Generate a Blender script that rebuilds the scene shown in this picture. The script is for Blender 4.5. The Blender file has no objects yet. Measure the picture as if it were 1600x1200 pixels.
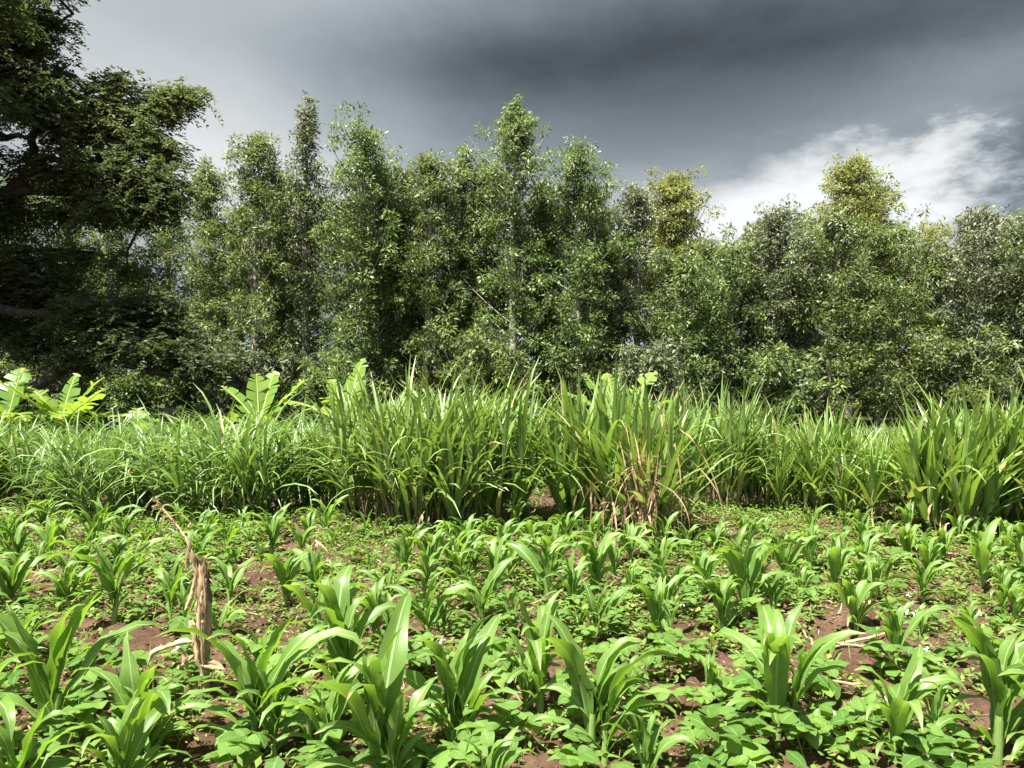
import bpy, math, random
import numpy as np
from mathutils import Vector, Matrix

S = bpy.context.scene
COL = S.collection
R = math.radians

# ------------------------------------------------------------------ camera, sky, sun, exposure
F = 1155.0            # focal length in photo pixels
HZ = 585.0            # horizon row in the photo
EYE = 1.7
cam_d = bpy.data.cameras.new('camera')
cam = bpy.data.objects.new('camera', cam_d)
COL.objects.link(cam)
cam_d.sensor_width = 36.0
cam_d.lens = 36.0 * F / 1600.0
cam_d.clip_start = 0.05
cam_d.clip_end = 20000
cam.location = (0, 0, EYE)
cam.rotation_euler = (R(90) - math.atan(15.0 / F), 0, 0)
S.camera = cam

SUN_EL = R(65)
SUN_DIR = Vector((-0.66, -0.75, 0)).normalized() * math.cos(SUN_EL) + Vector((0, 0, math.sin(SUN_EL)))
sd = bpy.data.lights.new('sun', 'SUN')
sd.energy = 5.0
sd.angle = R(0.5)
sd.color = (1.0, 0.96, 0.88)
sun = bpy.data.objects.new('sun', sd)
COL.objects.link(sun)
sun.rotation_euler = SUN_DIR.to_track_quat('Z', 'Y').to_euler()
sun.location = (-20, -20, 40)

S.view_settings.view_transform = 'Standard'
S.view_settings.look = 'None'
S.view_settings.gamma = 1
S.view_settings.use_curve_mapping = False
S.view_settings.exposure = 1.8
S.cycles.max_bounces = 6
S.cycles.diffuse_bounces = 3
S.cycles.transmission_bounces = 4
S.cycles.glossy_bounces = 2
S.cycles.caustics_reflective = False
S.cycles.caustics_refractive = False


class NT:
    """tiny node-tree writer"""
    def __init__(self, tree):
        self.t = tree
        tree.nodes.clear()

    def n(self, typ, **kw):
        nd = self.t.nodes.new(typ)
        for k, v in kw.items():
            setattr(nd, k, v)
        return nd

    def link(self, a, b):
        self.t.links.new(a, b)

    def put(self, sock, v):
        if isinstance(v, bpy.types.NodeSocket):
            self.t.links.new(v, sock)
        elif v is not None:
            if isinstance(v, (tuple, list)) and len(v) == 3 and sock.type == 'RGBA':
                v = (*v, 1)
            sock.default_value = v

    def m(self, op, a, b=None, c=None, clamp=False):
        nd = self.n('ShaderNodeMath', operation=op, use_clamp=clamp)
        self.put(nd.inputs[0], a)
        if b is not None: self.put(nd.inputs[1], b)
        if c is not None: self.put(nd.inputs[2], c)
        return nd.outputs[0]

    def mix(self, f, a, b, blend='MIX'):
        nd = self.n('ShaderNodeMix', data_type='RGBA', blend_type=blend)
        self.put(nd.inputs[0], f)
        self.put(nd.inputs[6], a)
        self.put(nd.inputs[7], b)
        return nd.outputs[2]

    def noise(self, vec, scale, detail=3, rough=0.5, out=0):
        nd = self.n('ShaderNodeTexNoise')
        if vec is not None: self.link(vec, nd.inputs['Vector'])
        nd.inputs['Scale'].default_value = scale
        nd.inputs['Detail'].default_value = detail
        nd.inputs['Roughness'].default_value = rough
        return nd.outputs[out]

    def ss(self, v, a, b, lo=0.0, hi=1.0):
        nd = self.n('ShaderNodeMapRange', interpolation_type='SMOOTHSTEP')
        self.put(nd.inputs[0], v)
        for i, x in enumerate((a, b, lo, hi)): nd.inputs[i + 1].default_value = x
        return nd.outputs[0]

    def attr(self, name):
        nd = self.n('ShaderNodeAttribute', attribute_name=name)
        return nd.outputs['Fac']


def build_world():
    w = bpy.data.worlds.new('World')
    S.world = w
    w.use_nodes = True
    t = NT(w.node_tree)
    out = t.n('ShaderNodeOutputWorld')
    sky = t.n('ShaderNodeTexSky', sky_type='NISHITA', sun_disc=False)
    sky.sun_elevation = SUN_EL
    sky.sun_rotation = math.atan2(SUN_DIR.x, SUN_DIR.y)
    bg1 = t.n('ShaderNodeBackground')
    bg1.inputs[1].default_value = 0.06
    t.link(sky.outputs[0], bg1.inputs[0])
    tc = t.n('ShaderNodeTexCoord').outputs['Generated']
    mp = t.n('ShaderNodeMapping')
    mp.inputs['Scale'].default_value = (1, 1, 2.2)
    t.link(tc, mp.inputs['Vector'])
    vec = mp.outputs[0]
    sx = t.n('ShaderNodeSeparateXYZ')
    t.link(tc, sx.inputs[0])
    u = t.m('ARCTAN2', sx.outputs[0], sx.outputs[1])
    v = t.m('ARCSINE', sx.outputs[2])
    big = t.noise(vec, 2.6, 4, 0.55)
    fine = t.noise(vec, 8.0, 7, 0.62)
    fin2 = t.noise(vec, 5.3, 6, 0.6, out=0)
    uw = t.m('ADD', u, t.m('MULTIPLY', t.m('SUBTRACT', big, 0.5), 0.22))
    vw = t.m('ADD', v, t.m('MULTIPLY', t.m('SUBTRACT', fin2, 0.5), 0.07))
    uf = t.m('ADD', u, t.m('MULTIPLY', t.m('SUBTRACT', fine, 0.5), 0.26))
    vf = t.m('ADD', v, t.m('MULTIPLY', t.m('SUBTRACT', fine, 0.5), 0.16))

    def blob(px, py, su, sv, amp, uu, vv, hard=False):
        uc = math.atan((px - 800) / F)
        vc = math.atan((HZ - py) / F * math.cos(uc))
        a = t.m('DIVIDE', t.m('SUBTRACT', uu, uc), su)
        b = t.m('DIVIDE', t.m('SUBTRACT', vv, vc), sv)
        q = t.m('ADD', t.m('MULTIPLY', a, a), t.m('MULTIPLY', b, b))
        if hard:
            e = t.ss(q, 1.35, 0.35)
        else:
            e = t.m('EXPONENT', t.m('MULTIPLY', q, -1.0))
        return t.m('MULTIPLY', e, amp)

    parts = [
        blob(1560, -40, .60, .12, -.19, uw, vw),
        blob(1000, 90, .40, .075, -.12, uw, vw),
        blob(640, 120, .22, .08, -.05, uw, vw),
        blob(960, 240, .30, .10, -.07, uw, vw),
        blob(1180, 240, .14, .05, -.06, uw, vw),
        blob(200, 110, .25, .20, .20, uw, vw),
        blob(560, 0, .16, .07, .12, uw, vw),
        blob(350, 270, .20, .09, .27, uw, vw),
        blob(1270, 345, .26, .085, .34, uf, vf),
        blob(1335, 320, .17, .080, .38, uf, vf, True),
        blob(1090, 395, .17, .06, .36, uf, vf),
        blob(1570, 115, .12, .04, .10, uw, vw),
        blob(1650, 290, .08, .10, -.30, uf, vf),
        blob(680, 310, .26, .06, .10, uw, vw),
        blob(680, 70, .22, .045, -.07, uw, vw),
        blob(1500, 355, .06, .016, -.20, uf, vf, True),
    ]
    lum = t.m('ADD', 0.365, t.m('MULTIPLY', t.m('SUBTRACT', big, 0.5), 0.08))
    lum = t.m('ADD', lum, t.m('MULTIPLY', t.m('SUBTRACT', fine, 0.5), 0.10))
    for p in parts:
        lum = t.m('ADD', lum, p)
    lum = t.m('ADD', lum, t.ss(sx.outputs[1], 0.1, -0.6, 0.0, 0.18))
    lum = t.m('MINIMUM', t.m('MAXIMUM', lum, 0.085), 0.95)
    tint = t.mix(t.ss(lum, 0.05, 0.75), (0.81, 1.0, 1.16), (0.96, 1.0, 1.02))
    vm = t.n('ShaderNodeVectorMath', operation='SCALE')
    t.link(tint, vm.inputs[0])
    t.link(lum, vm.inputs[3])
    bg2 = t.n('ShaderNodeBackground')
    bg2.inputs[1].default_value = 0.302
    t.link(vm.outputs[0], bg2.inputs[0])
    # cloud cover: closed towards the storm, broken behind the camera
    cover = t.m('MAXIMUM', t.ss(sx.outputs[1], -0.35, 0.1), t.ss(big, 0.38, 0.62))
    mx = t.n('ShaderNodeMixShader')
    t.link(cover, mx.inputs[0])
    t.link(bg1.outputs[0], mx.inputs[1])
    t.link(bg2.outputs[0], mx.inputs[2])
    t.link(mx.outputs[0], out.inputs[0])


build_world()

# ------------------------------------------------------------------ helpers: objects
def tag(o, label=None, cat=None, group=None, kind=None):
    if label: o['label'] = label
    if cat: o['category'] = cat
    if group: o['group'] = group
    if kind: o['kind'] = kind
    return o


def empty(name, loc, rz=0.0, label=None, cat=None, group=None):
    o = bpy.data.objects.new(name, None)
    COL.objects.link(o)
    o.empty_display_size = 0.2
    o.location = loc
    o.rotation_euler = (0, 0, rz)
    return tag(o, label, cat, group)


def obj(name, me, parent=None, loc=None, rot=None, scale=None):
    o = bpy.data.objects.new(name, me)
    COL.objects.link(o)
    if parent is not None: o.parent = parent
    if loc is not None: o.location = loc
    if rot is not None: o.rotation_euler = rot
    if scale is not None: o.scale = (scale,) * 3 if isinstance(scale, (int, float)) else scale
    return o


KIDS = {}


def kid(parent, o):
    KIDS.setdefault(parent.name, []).append(o)
    return o


def copy_tree(root, loc, rz, sc, label=None, group=None):
    c = root.copy()
    COL.objects.link(c)
    c.location = loc
    c.rotation_euler = (0, 0, rz)
    c.scale = sc if isinstance(sc, tuple) else (sc, sc, sc)
    if label: c['label'] = label
    if group: c['group'] = group
    for ch in KIDS.get(root.name, []):
        d = ch.copy()
        COL.objects.link(d)
        d.parent = c
        for g in KIDS.get(ch.name, []):
            e = g.copy()
            COL.objects.link(e)
            e.parent = d
    return c


# ------------------------------------------------------------------ helpers: meshes
def np_mesh(name, chunks, mat, smooth=True):
    """chunks: list of dict(V, Q (n,4), uv per vert or None, tint per vert or None, pale per vert)"""
    Vs, Qs, UV, TI, PA = [], [], [], [], []
    off = 0
    for c in chunks:
        n = len(c['V'])
        if n == 0: continue
        Vs.append(c['V'])
        Qs.append(c['Q'] + off)
        UV.append(c['uv'] if c.get('uv') is not None else np.zeros((n, 2)))
        TI.append(c['tint'] if c.get('tint') is not None else np.full(n, 0.5))
        PA.append(c['pale'] if c.get('pale') is not None else np.zeros(n))
        off += n
    V = np.concatenate(Vs).astype(np.float32)
    Q = np.concatenate(Qs).astype(np.int32)
    UV = np.concatenate(UV).astype(np.float32)
    TI = np.concatenate(TI).astype(np.float32)
    PA = np.concatenate(PA).astype(np.float32)
    me = bpy.data.meshes.new(name)
    me.vertices.add(len(V))
    me.vertices.foreach_set('co', V.ravel())
    nq = len(Q)
    me.loops.add(nq * 4)
    me.loops.foreach_set('vertex_index', Q.ravel())
    me.polygons.add(nq)
    me.polygons.foreach_set('loop_start', np.arange(0, nq * 4, 4, dtype=np.int32))
    me.polygons.foreach_set('use_smooth', np.full(nq, smooth))
    ul = me.uv_layers.new(name='UVMap')
    ul.data.foreach_set('uv', UV[Q.ravel()].ravel())
    for nm, arr in (('tint', TI), ('pale', PA)):
        a = me.attributes.new(nm, 'FLOAT', 'POINT')
        a.data.foreach_set('value', arr)
    me.update(calc_edges=True)
    me.validate()
    if isinstance(mat, (list, tuple)):
        for m_ in mat: me.materials.append(m_)
    elif mat is not None:
        me.materials.append(mat)
    return me


def arr(x, n):
    x = np.asarray(x, float)
    return np.full(n, float(x)) if x.ndim == 0 else x


def prof_blade(s):      # grass, cane: long parallel then tapering
    return np.clip(0.55 + 1.6 * s, 0, 1) * np.clip((1 - s) / 0.72, 0, 1) ** 0.8 + 0.02


def prof_maize(s):
    return (0.50 + 0.50 * np.sin(np.clip(s / 0.45, 0, 1) * math.pi / 2)) * np.clip((1 - s) / 0.46, 0, 1) ** 0.72 + 0.012


def prof_bean(s):
    return np.clip(np.sin(math.pi * np.clip(s, 0, 1) ** 0.62) ** 0.72, 0, 1) + 0.03


def ribbons(P, az, el, bend, L, W, n=6, fold=0.2, pw=1.6, roll=0.0, sweep=0.0, across=3, prof=prof_blade,
            wave=0.0, wavef=3.0, tint=None, pale=None, rng=None):
    P = np.atleast_2d(np.asarray(P, float))
    N = len(P)
    az, el, bend, L, W, roll, sweep, fold = (arr(x, N) for x in (az, el, bend, L, W, roll, sweep, fold))
    s = np.linspace(0, 1, n + 1)
    ang = el[:, None] - bend[:, None] * s[None] ** pw
    a = az[:, None] + sweep[:, None] * s[None] ** 1.5
    am = (ang[:, 1:] + ang[:, :-1]) / 2
    azm = (a[:, 1:] + a[:, :-1]) / 2
    st = (L / n)[:, None]
    z0 = np.zeros((N, 1))
    X = np.concatenate([z0, np.cumsum(np.cos(am) * np.cos(azm) * st, 1)], 1)
    Y = np.concatenate([z0, np.cumsum(np.cos(am) * np.sin(azm) * st, 1)], 1)
    Z = np.concatenate([z0, np.cumsum(np.sin(am) * st, 1)], 1)
    C = np.stack([X, Y, Z], -1) + P[:, None, :]
    side = np.stack([-np.sin(a), np.cos(a), np.zeros_like(a)], -1)
    nor = np.stack([-np.sin(ang) * np.cos(a), -np.sin(ang) * np.sin(a), np.cos(ang)], -1)
    rr = (roll[:, None] * s[None])[..., None]
    sd_ = side * np.cos(rr) + nor * np.sin(rr)
    nd_ = nor * np.cos(rr) - side * np.sin(rr)
    w = W[:, None] * prof(s)[None] / 2
    ks = np.linspace(-1, 1, across)
    V = np.empty((N, n + 1, across, 3))
    ph = (rng.uniform(0, 6.28, (N, 2)) if rng is not None else np.zeros((N, 2)))
    for i, k in enumerate(ks):
        wv = 0
        if wave:
            wv = wave * abs(k) * np.sin(s[None] * wavef * 6.28 + ph[:, (0 if k < 0 else 1)][:, None])
        V[:, :, i] = C + sd_ * (w * k)[..., None] + nd_ * (w * (fold[:, None] * abs(k) + wv))[..., None]
    idx = np.arange(N * (n + 1) * across).reshape(N, n + 1, across)
    Q = np.stack([idx[:, :-1, :-1], idx[:, :-1, 1:], idx[:, 1:, 1:], idx[:, 1:, :-1]], -1).reshape(-1, 4)
    uv = np.empty((N, n + 1, across, 2))
    uv[..., 0] = (ks * .5 + .5)[None, None, :]
    uv[..., 1] = s[None, :, None]
    per = (n + 1) * across
    d = dict(V=V.reshape(-1, 3), Q=Q, uv=uv.reshape(-1, 2))
    if tint is not None: d['tint'] = np.repeat(arr(tint, N), per)
    if pale is not None: d['pale'] = np.repeat(arr(pale, N), per)
    return d


def rods(P0, P1, r0, r1, sides=4, tint=0.5):
    P0 = np.atleast_2d(np.asarray(P0, float)); P1 = np.atleast_2d(np.asarray(P1, float))
    N = len(P0)
    r0, r1 = arr(r0, N), arr(r1, N)
    d = P1 - P0
    d /= np.linalg.norm(d, axis=1, keepdims=True) + 1e-9
    h = np.where(np.abs(d[:, 2:3]) > 0.9, np.array([[1., 0, 0]]), np.array([[0., 0, 1]]))
    a = np.cross(d, h); a /= np.linalg.norm(a, axis=1, keepdims=True)
    b = np.cross(d, a)
    th = np.arange(sides) * 2 * math.pi / sides
    ring = a[:, None] * np.cos(th)[None, :, None] + b[:, None] * np.sin(th)[None, :, None]
    V = np.stack([P0[:, None] + ring * r0[:, None, None], P1[:, None] + ring * r1[:, None, None]], 1)
    idx = np.arange(N * 2 * sides).reshape(N, 2, sides)
    nx = np.roll(idx, -1, axis=2)
    Q = np.stack([idx[:, 0], idx[:, 1], nx[:, 1], nx[:, 0]], -1).reshape(-1, 4)
    uv = np.zeros((N, 2, sides, 2)); uv[:, 1, :, 1] = 1; uv[..., 0] = (th / 6.283)[None, None]
    return dict(V=V.reshape(-1, 3), Q=Q, uv=uv.reshape(-1, 2), tint=np.repeat(arr(tint, N), 2 * sides))


def tube(pts, rad, sides=7, tint=0.5, wob=0.0, rng=None):
    pts = np.asarray(pts, float)
    n = len(pts)
    rad = np.asarray(rad, float) if np.ndim(rad) else np.full(n, rad)
    t = np.gradient(pts, axis=0)
    t /= np.linalg.norm(t, axis=1, keepdims=True) + 1e-9
    ref = np.array([0., 0, 1]) if abs(t[:, 2].mean()) < 0.7 else np.array([1., 0, 0])
    a = np.cross(t, ref); a /= np.linalg.norm(a, axis=1, keepdims=True) + 1e-9
    b = np.cross(t, a)
    th = np.arange(sides) * 2 * math.pi / sides
    rr = rad[:, None] * np.ones((1, sides))
    if wob and rng is not None: rr = rr * (1 + rng.normal(0, wob, rr.shape))
    V = pts[:, None] + (a[:, None] * np.cos(th)[None, :, None] + b[:, None] * np.sin(th)[None, :, None]) * rr[..., None]
    idx = np.arange(n * sides).reshape(n, sides)
    nx = np.roll(idx, -1, axis=1)
    Q = np.stack([idx[:-1], idx[1:], nx[1:], nx[:-1]], -1).reshape(-1, 4)
    uv = np.zeros((n, sides, 2)); uv[..., 0] = th[None] / 6.283; uv[..., 1] = np.linspace(0, 1, n)[:, None]
    return dict(V=V.reshape(-1, 3), Q=Q, uv=uv.reshape(-1, 2), tint=np.full(n * sides, tint))


def diamonds(B, D, NRM, L, W, tint, pale=None, cup=0.12):
    """leaf-sized folded faces: base, left, tip, right"""
    D = D / (np.linalg.norm(D, axis=1, keepdims=True) + 1e-9)
    sd_ = np.cross(D, NRM)
    sd_ /= np.linalg.norm(sd_, axis=1, keepdims=True) + 1e-9
    up = np.cross(sd_, D)
    N = len(B)
    L, W = arr(L, N)[:, None], arr(W, N)[:, None]
    mid = B + D * L * 0.42
    V = np.stack([B, mid + sd_ * W / 2 + up * W * cup, B + D * L - up * L * 0.12, mid - sd_ * W / 2 + up * W * cup], 1)
    Q = np.arange(N * 4).reshape(N, 4)
    uv = np.tile(np.array([[.5, 0], [1, .45], [.5, 1], [0, .45]]), (N, 1))
    d = dict(V=V.reshape(-1, 3), Q=Q, uv=uv, tint=np.repeat(arr(tint, N), 4))
    if pale is not None: d['pale'] = np.repeat(arr(pale, N), 4)
    return d


def unit(v):
    return v / (np.linalg.norm(v, axis=-1, keepdims=True) + 1e-9)


_lat = np.random.default_rng(5).random((256, 256))


def vnoise(x, y):
    xi = np.floor(x).astype(int); yi = np.floor(y).astype(int)
    fx = x - xi; fy = y - yi
    fx = fx * fx * (3 - 2 * fx); fy = fy * fy * (3 - 2 * fy)
    g = lambda i, j: _lat[(xi + i) & 255, (yi + j) & 255]
    return (g(0, 0) * (1 - fx) + g(1, 0) * fx) * (1 - fy) + (g(0, 1) * (1 - fx) + g(1, 1) * fx) * fy


def fbm(x, y, o=4):
    r = 0; a = 0.5
    for k in range(o):
        r = r + a * (vnoise(x * 2 ** k + 17.3 * k, y * 2 ** k + 5.1 * k) - 0.5)
        a *= 0.5
    return r


def gz(x, y):
    """height of the ground"""
    x = np.asarray(x, float); y = np.asarray(y, float)
    near = np.clip((13 - y) / 3, 0, 1) * np.clip((y + 1) / 1.5, 0, 1)
    h = 0.16 * fbm(x * 0.8 + 40, y * 0.8 + 40, 2)
    h = h + 0.11 * fbm(x * 2.6 + 90, y * 2.6 + 20, 3)
    c = vnoise(x * 9 + 60, y * 9 + 11)
    h = h + (0.035 * np.clip(c - 0.45, 0, 1) + 0.075 * fbm(x * 13 + 7, y * 13 + 3, 3)) * 1.0
    return h * near + 0.25 * (1 - near) * fbm(x * 0.05, y * 0.05, 2)


def dist(py):
    return F * EYE / (py - HZ)


def gp(px, py):
    """ground point seen at this row and column of the photo"""
    d = dist(py)
    x = (px - 800) / F * d
    return np.array([x, d, float(gz(x, d))])


# ------------------------------------------------------------------ materials
def leaf_mat(name, dark, light, trans=(0.25, 0.40, 0.03), tf=0.3, rough=0.45, spec=0.35, pale=None, midrib=None,
             vein=0.0, objrand=0.25, blotch=0.25, dry=None, bump=0.0):
    m = bpy.data.materials.new(name)
    m.use_nodes = True
    t = NT(m.node_tree)
    out = t.n('ShaderNodeOutputMaterial')
    ti = t.attr('tint')
    oi = t.n('ShaderNodeObjectInfo').outputs['Random']
    ti = t.m('ADD', ti, t.m('MULTIPLY', t.m('SUBTRACT', oi, 0.5), objrand), clamp=True)
    col = t.mix(ti, dark, light)
    tc = t.n('ShaderNodeTexCoord')
    if blotch:
        nz = t.noise(tc.outputs['Object'], 9.0, 3, 0.6)
        col = t.mix(1.0, col, t.mix(nz, (1 - blotch,) * 3, (1 + blotch,) * 3), 'MULTIPLY')
    uv = t.n('ShaderNodeSeparateXYZ')
    t.link(tc.outputs['UV'], uv.inputs[0])
    cu = t.m('ABSOLUTE', t.m('SUBTRACT', uv.outputs[0], 0.5))
    hgt = None
    if vein:
        if vein > 0:      # parallel veins
            wv = t.m('SINE', t.m('MULTIPLY', uv.outputs[0], 95.0))
        else:             # feathered veins
            wv = t.m('SINE', t.m('MULTIPLY', t.m('SUBTRACT', uv.outputs[1], t.m('MULTIPLY', cu, 0.9)), 44.0))
            wv = t.m('POWER', t.m('ABSOLUTE', wv), 6.0)
        hgt = wv
        col = t.mix(1.0, col, t.mix(t.m('MULTIPLY_ADD', wv, 0.5, 0.5), (1 - abs(vein),) * 3, (1 + abs(vein),) * 3), 'MULTIPLY')
    if pale is not None:
        col = t.mix(t.attr('pale'), col, pale)
    if midrib is not None:
        col = t.mix(t.ss(cu, 0.055, 0.02, 0, 0.8), col, midrib)
    if dry is not None:
        # dry tips and margins
        e = t.m('ADD', t.ss(uv.outputs[1], 0.78, 1.05), t.m('MULTIPLY', t.m('SUBTRACT', t.noise(tc.outputs['Object'], 4.0, 2), 0.5), 1.2))
        col = t.mix(t.ss(e, 0.55, 0.8, 0, 0.85), col, dry)
    p = t.n('ShaderNodeBsdfPrincipled')
    t.put(p.inputs['Base Color'], col)
    p.inputs['Roughness'].default_value = rough
    p.inputs['Specular IOR Level'].default_value = spec
    if bump and hgt is not None:
        b = t.n('ShaderNodeBump')
        b.inputs['Strength'].default_value = bump
        b.inputs['Distance'].default_value = 0.004
        t.link(hgt, b.inputs['Height'])
        t.link(b.outputs[0], p.inputs['Normal'])
    if tf:
        tr = t.n('ShaderNodeBsdfTranslucent')
        t.put(tr.inputs[0], t.mix(0.75, t.mix(1.0, col, (2.2, 2.2, 1.2), 'MULTIPLY'), trans))
        mx = t.n('ShaderNodeMixShader')
        mx.inputs[0].default_value = tf
        t.link(p.outputs[0], mx.inputs[1])
        t.link(tr.outputs[0], mx.inputs[2])
        t.link(mx.outputs[0], out.inputs[0])
    else:
        t.link(p.outputs[0], out.inputs[0])
    return m


def plain_mat(name, c1, c2, scale=8.0, rough=0.8, stretch=(1, 1, 1), bump=0.3, spec=0.2):
    m = bpy.data.materials.new(name)
    m.use_nodes = True
    t = NT(m.node_tree)
    out = t.n('ShaderNodeOutputMaterial')
    tc = t.n('ShaderNodeTexCoord')
    mp = t.n('ShaderNodeMapping')
    mp.inputs['Scale'].default_value = stretch
    t.link(tc.outputs['Object'], mp.inputs[0])
    nz = t.noise(mp.outputs[0], scale, 5, 0.6)
    col = t.mix(t.ss(nz, 0.3, 0.7), c1, c2)
    col = t.mix(1.0, col, t.mix(t.attr('tint'), (0.6,) * 3, (1.4,) * 3), 'MULTIPLY')
    p = t.n('ShaderNodeBsdfPrincipled')
    t.put(p.inputs['Base Color'], col)
    p.inputs['Roughness'].default_value = rough
    p.inputs['Specular IOR Level'].default_value = spec
    if bump:
        b = t.n('ShaderNodeBump')
        b.inputs['Strength'].default_value = bump
        b.inputs['Distance'].default_value = 0.02
        t.link(nz, b.inputs['Height'])
        t.link(b.outputs[0], p.inputs['Normal'])
    t.link(p.outputs[0], out.inputs[0])
    return m


def soil_mat():
    m = bpy.data.materials.new('red_soil')
    m.use_nodes = True
    t = NT(m.node_tree)
    out = t.n('ShaderNodeOutputMaterial')
    tc = t.n('ShaderNodeTexCoord')
    o = tc.outputs['Object']
    n1 = t.noise(o, 1.6, 4, 0.6)
    n2 = t.noise(o, 22.0, 6, 0.65)
    n3 = t.noise(o, 90.0, 4, 0.7)
    col = t.mix(t.ss(n1, 0.3, 0.7), (0.076, 0.042, 0.027), (0.145, 0.086, 0.057))
    col = t.mix(t.ss(n2, 0.35, 0.75), col, (0.052, 0.028, 0.019))
    col = t.mix(t.ss(n3, 0.62, 0.75, 0, .55), col, (0.26, 0.17, 0.11))
    sx = t.n('ShaderNodeSeparateXYZ')
    t.link(o, sx.inputs[0])
    col = t.mix(t.ss(sx.outputs[1], 9.0, 13.0), col, t.mix(n2, (0.03, 0.05, 0.015), (0.06, 0.06, 0.025)))
    p = t.n('ShaderNodeBsdfPrincipled')
    t.put(p.inputs['Base Color'], col)
    p.inputs['Roughness'].default_value = 0.95
    p.inputs['Specular IOR Level'].default_value = 0.1
    b = t.n('ShaderNodeBump')
    b.inputs['Strength'].default_value = 0.9
    b.inputs['Distance'].default_value = 0.02
    t.link(t.m('ADD', n2, t.m('MULTIPLY', n3, 0.5)), b.inputs['Height'])
    t.link(b.outputs[0], p.inputs['Normal'])
    t.link(p.outputs[0], out.inputs[0])
    return m


M = {}
M['soil'] = soil_mat()
M['maize'] = leaf_mat('maize_leaf', (0.075, 0.150, 0.024), (0.190, 0.300, 0.070), trans=(0.36, 0.62, 0.04), tf=0.33, rough=0.40,
                      spec=0.42, midrib=(0.36, 0.46, 0.22), vein=0.16, objrand=0.6, blotch=0.20, dry=(0.38, 0.30, 0.13), bump=0.12)
M['maize_stem'] = leaf_mat('maize_stem', (0.13, 0.24, 0.05), (0.24, 0.34, 0.10), tf=0.0, rough=0.5, vein=0.15, blotch=0.2)
M['bean'] = leaf_mat('bean_leaf', (0.065, 0.145, 0.024), (0.180, 0.295, 0.060), trans=(0.42, 0.58, 0.03), tf=0.32, rough=0.5,
                     spec=0.35, midrib=(0.17, 0.33, 0.07), vein=-0.2, objrand=0.8, blotch=0.2, bump=0.6)
M['weed'] = leaf_mat('weed_leaf', (0.070, 0.135, 0.024), (0.205, 0.285, 0.062), trans=(0.32, 0.48, 0.05), tf=0.3, rough=0.55, spec=0.25, blotch=0.2)
M['napier'] = leaf_mat('tall_grass_blade', (0.080, 0.150, 0.028), (0.250, 0.360, 0.105), trans=(0.30, 0.46, 0.05), tf=0.25, rough=0.42, spec=0.45,
                       midrib=(0.30, 0.38, 0.18), objrand=0.35, blotch=0.2, pale=(0.46, 0.36, 0.19), dry=(0.34, 0.27, 0.12))
M['napier_shaded'] = leaf_mat('fine_grass_shaded', (0.050, 0.105, 0.022), (0.175, 0.280, 0.070), trans=(0.26, 0.42, 0.05), tf=0.22, rough=0.40, spec=0.5,  # darker copy of the grass colour, standing in for the tree's shade
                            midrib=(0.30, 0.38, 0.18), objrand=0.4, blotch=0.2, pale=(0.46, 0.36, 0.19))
M['cane'] = leaf_mat('cane_blade', (0.085, 0.165, 0.028), (0.250, 0.370, 0.095), trans=(0.34, 0.52, 0.05), tf=0.28, rough=0.42, spec=0.45,
                     midrib=(0.34, 0.40, 0.20), objrand=0.5, blotch=0.18, pale=(0.46, 0.36, 0.19), dry=(0.36, 0.28, 0.13))
M['cane_stem'] = plain_mat('cane_stalk', (0.20, 0.22, 0.08), (0.34, 0.32, 0.16), 3.0, 0.6, (1, 1, 6), 0.1, 0.3)
M['dry'] = leaf_mat('dry_leaf', (0.17, 0.105, 0.055), (0.50, 0.38, 0.225), trans=(0.4, 0.29, 0.15), tf=0.12, rough=0.8, spec=0.1, vein=0.35, blotch=0.5, objrand=0.4)
M['straw'] = leaf_mat('straw_litter', (0.16, 0.105, 0.065), (0.42, 0.34, 0.22), tf=0.0, rough=0.85, spec=0.1, blotch=0.2)
M['banana'] = leaf_mat('banana_leaf', (0.09, 0.19, 0.03), (0.21, 0.31, 0.055), trans=(0.46, 0.60, 0.06), tf=0.36, rough=0.38, spec=0.45, vein=0.0,
                       objrand=0.5, blotch=0.15, dry=(0.42, 0.30, 0.10))
M['banana_rib'] = plain_mat('banana_midrib', (0.30, 0.36, 0.10), (0.38, 0.42, 0.16), 5, 0.5, bump=0.0)
M['banana_stem'] = plain_mat('banana_stem', (0.12, 0.15, 0.05), (0.22, 0.20, 0.08), 4, 0.6, (1, 1, .3))
M['bark'] = plain_mat('grey_bark', (0.16, 0.14, 0.11), (0.36, 0.33, 0.28), 7, 0.9, (1, 1, .35), 0.6)
M['dark_bark'] = plain_mat('dark_bark', (0.022, 0.019, 0.015), (0.060, 0.053, 0.043), 6, 0.9, (1, 1, 1), 0.8)
M['white'] = plain_mat('white_petals', (0.75, 0.75, 0.72), (0.82, 0.82, 0.78), 30, 0.6, bump=0)
M['orange'] = plain_mat('orange_petals', (0.60, 0.12, 0.03), (0.75, 0.22, 0.05), 30, 0.6, bump=0)
M['clod'] = plain_mat('soil_clods', (0.070, 0.030, 0.020), (0.150, 0.078, 0.052), 18, 0.95, bump=0.8, spec=0.1)
M['hill'] = plain_mat('far_hill', (0.09, 0.12, 0.15), (0.12, 0.15, 0.18), 0.004, 1.0, bump=0, spec=0)
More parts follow.
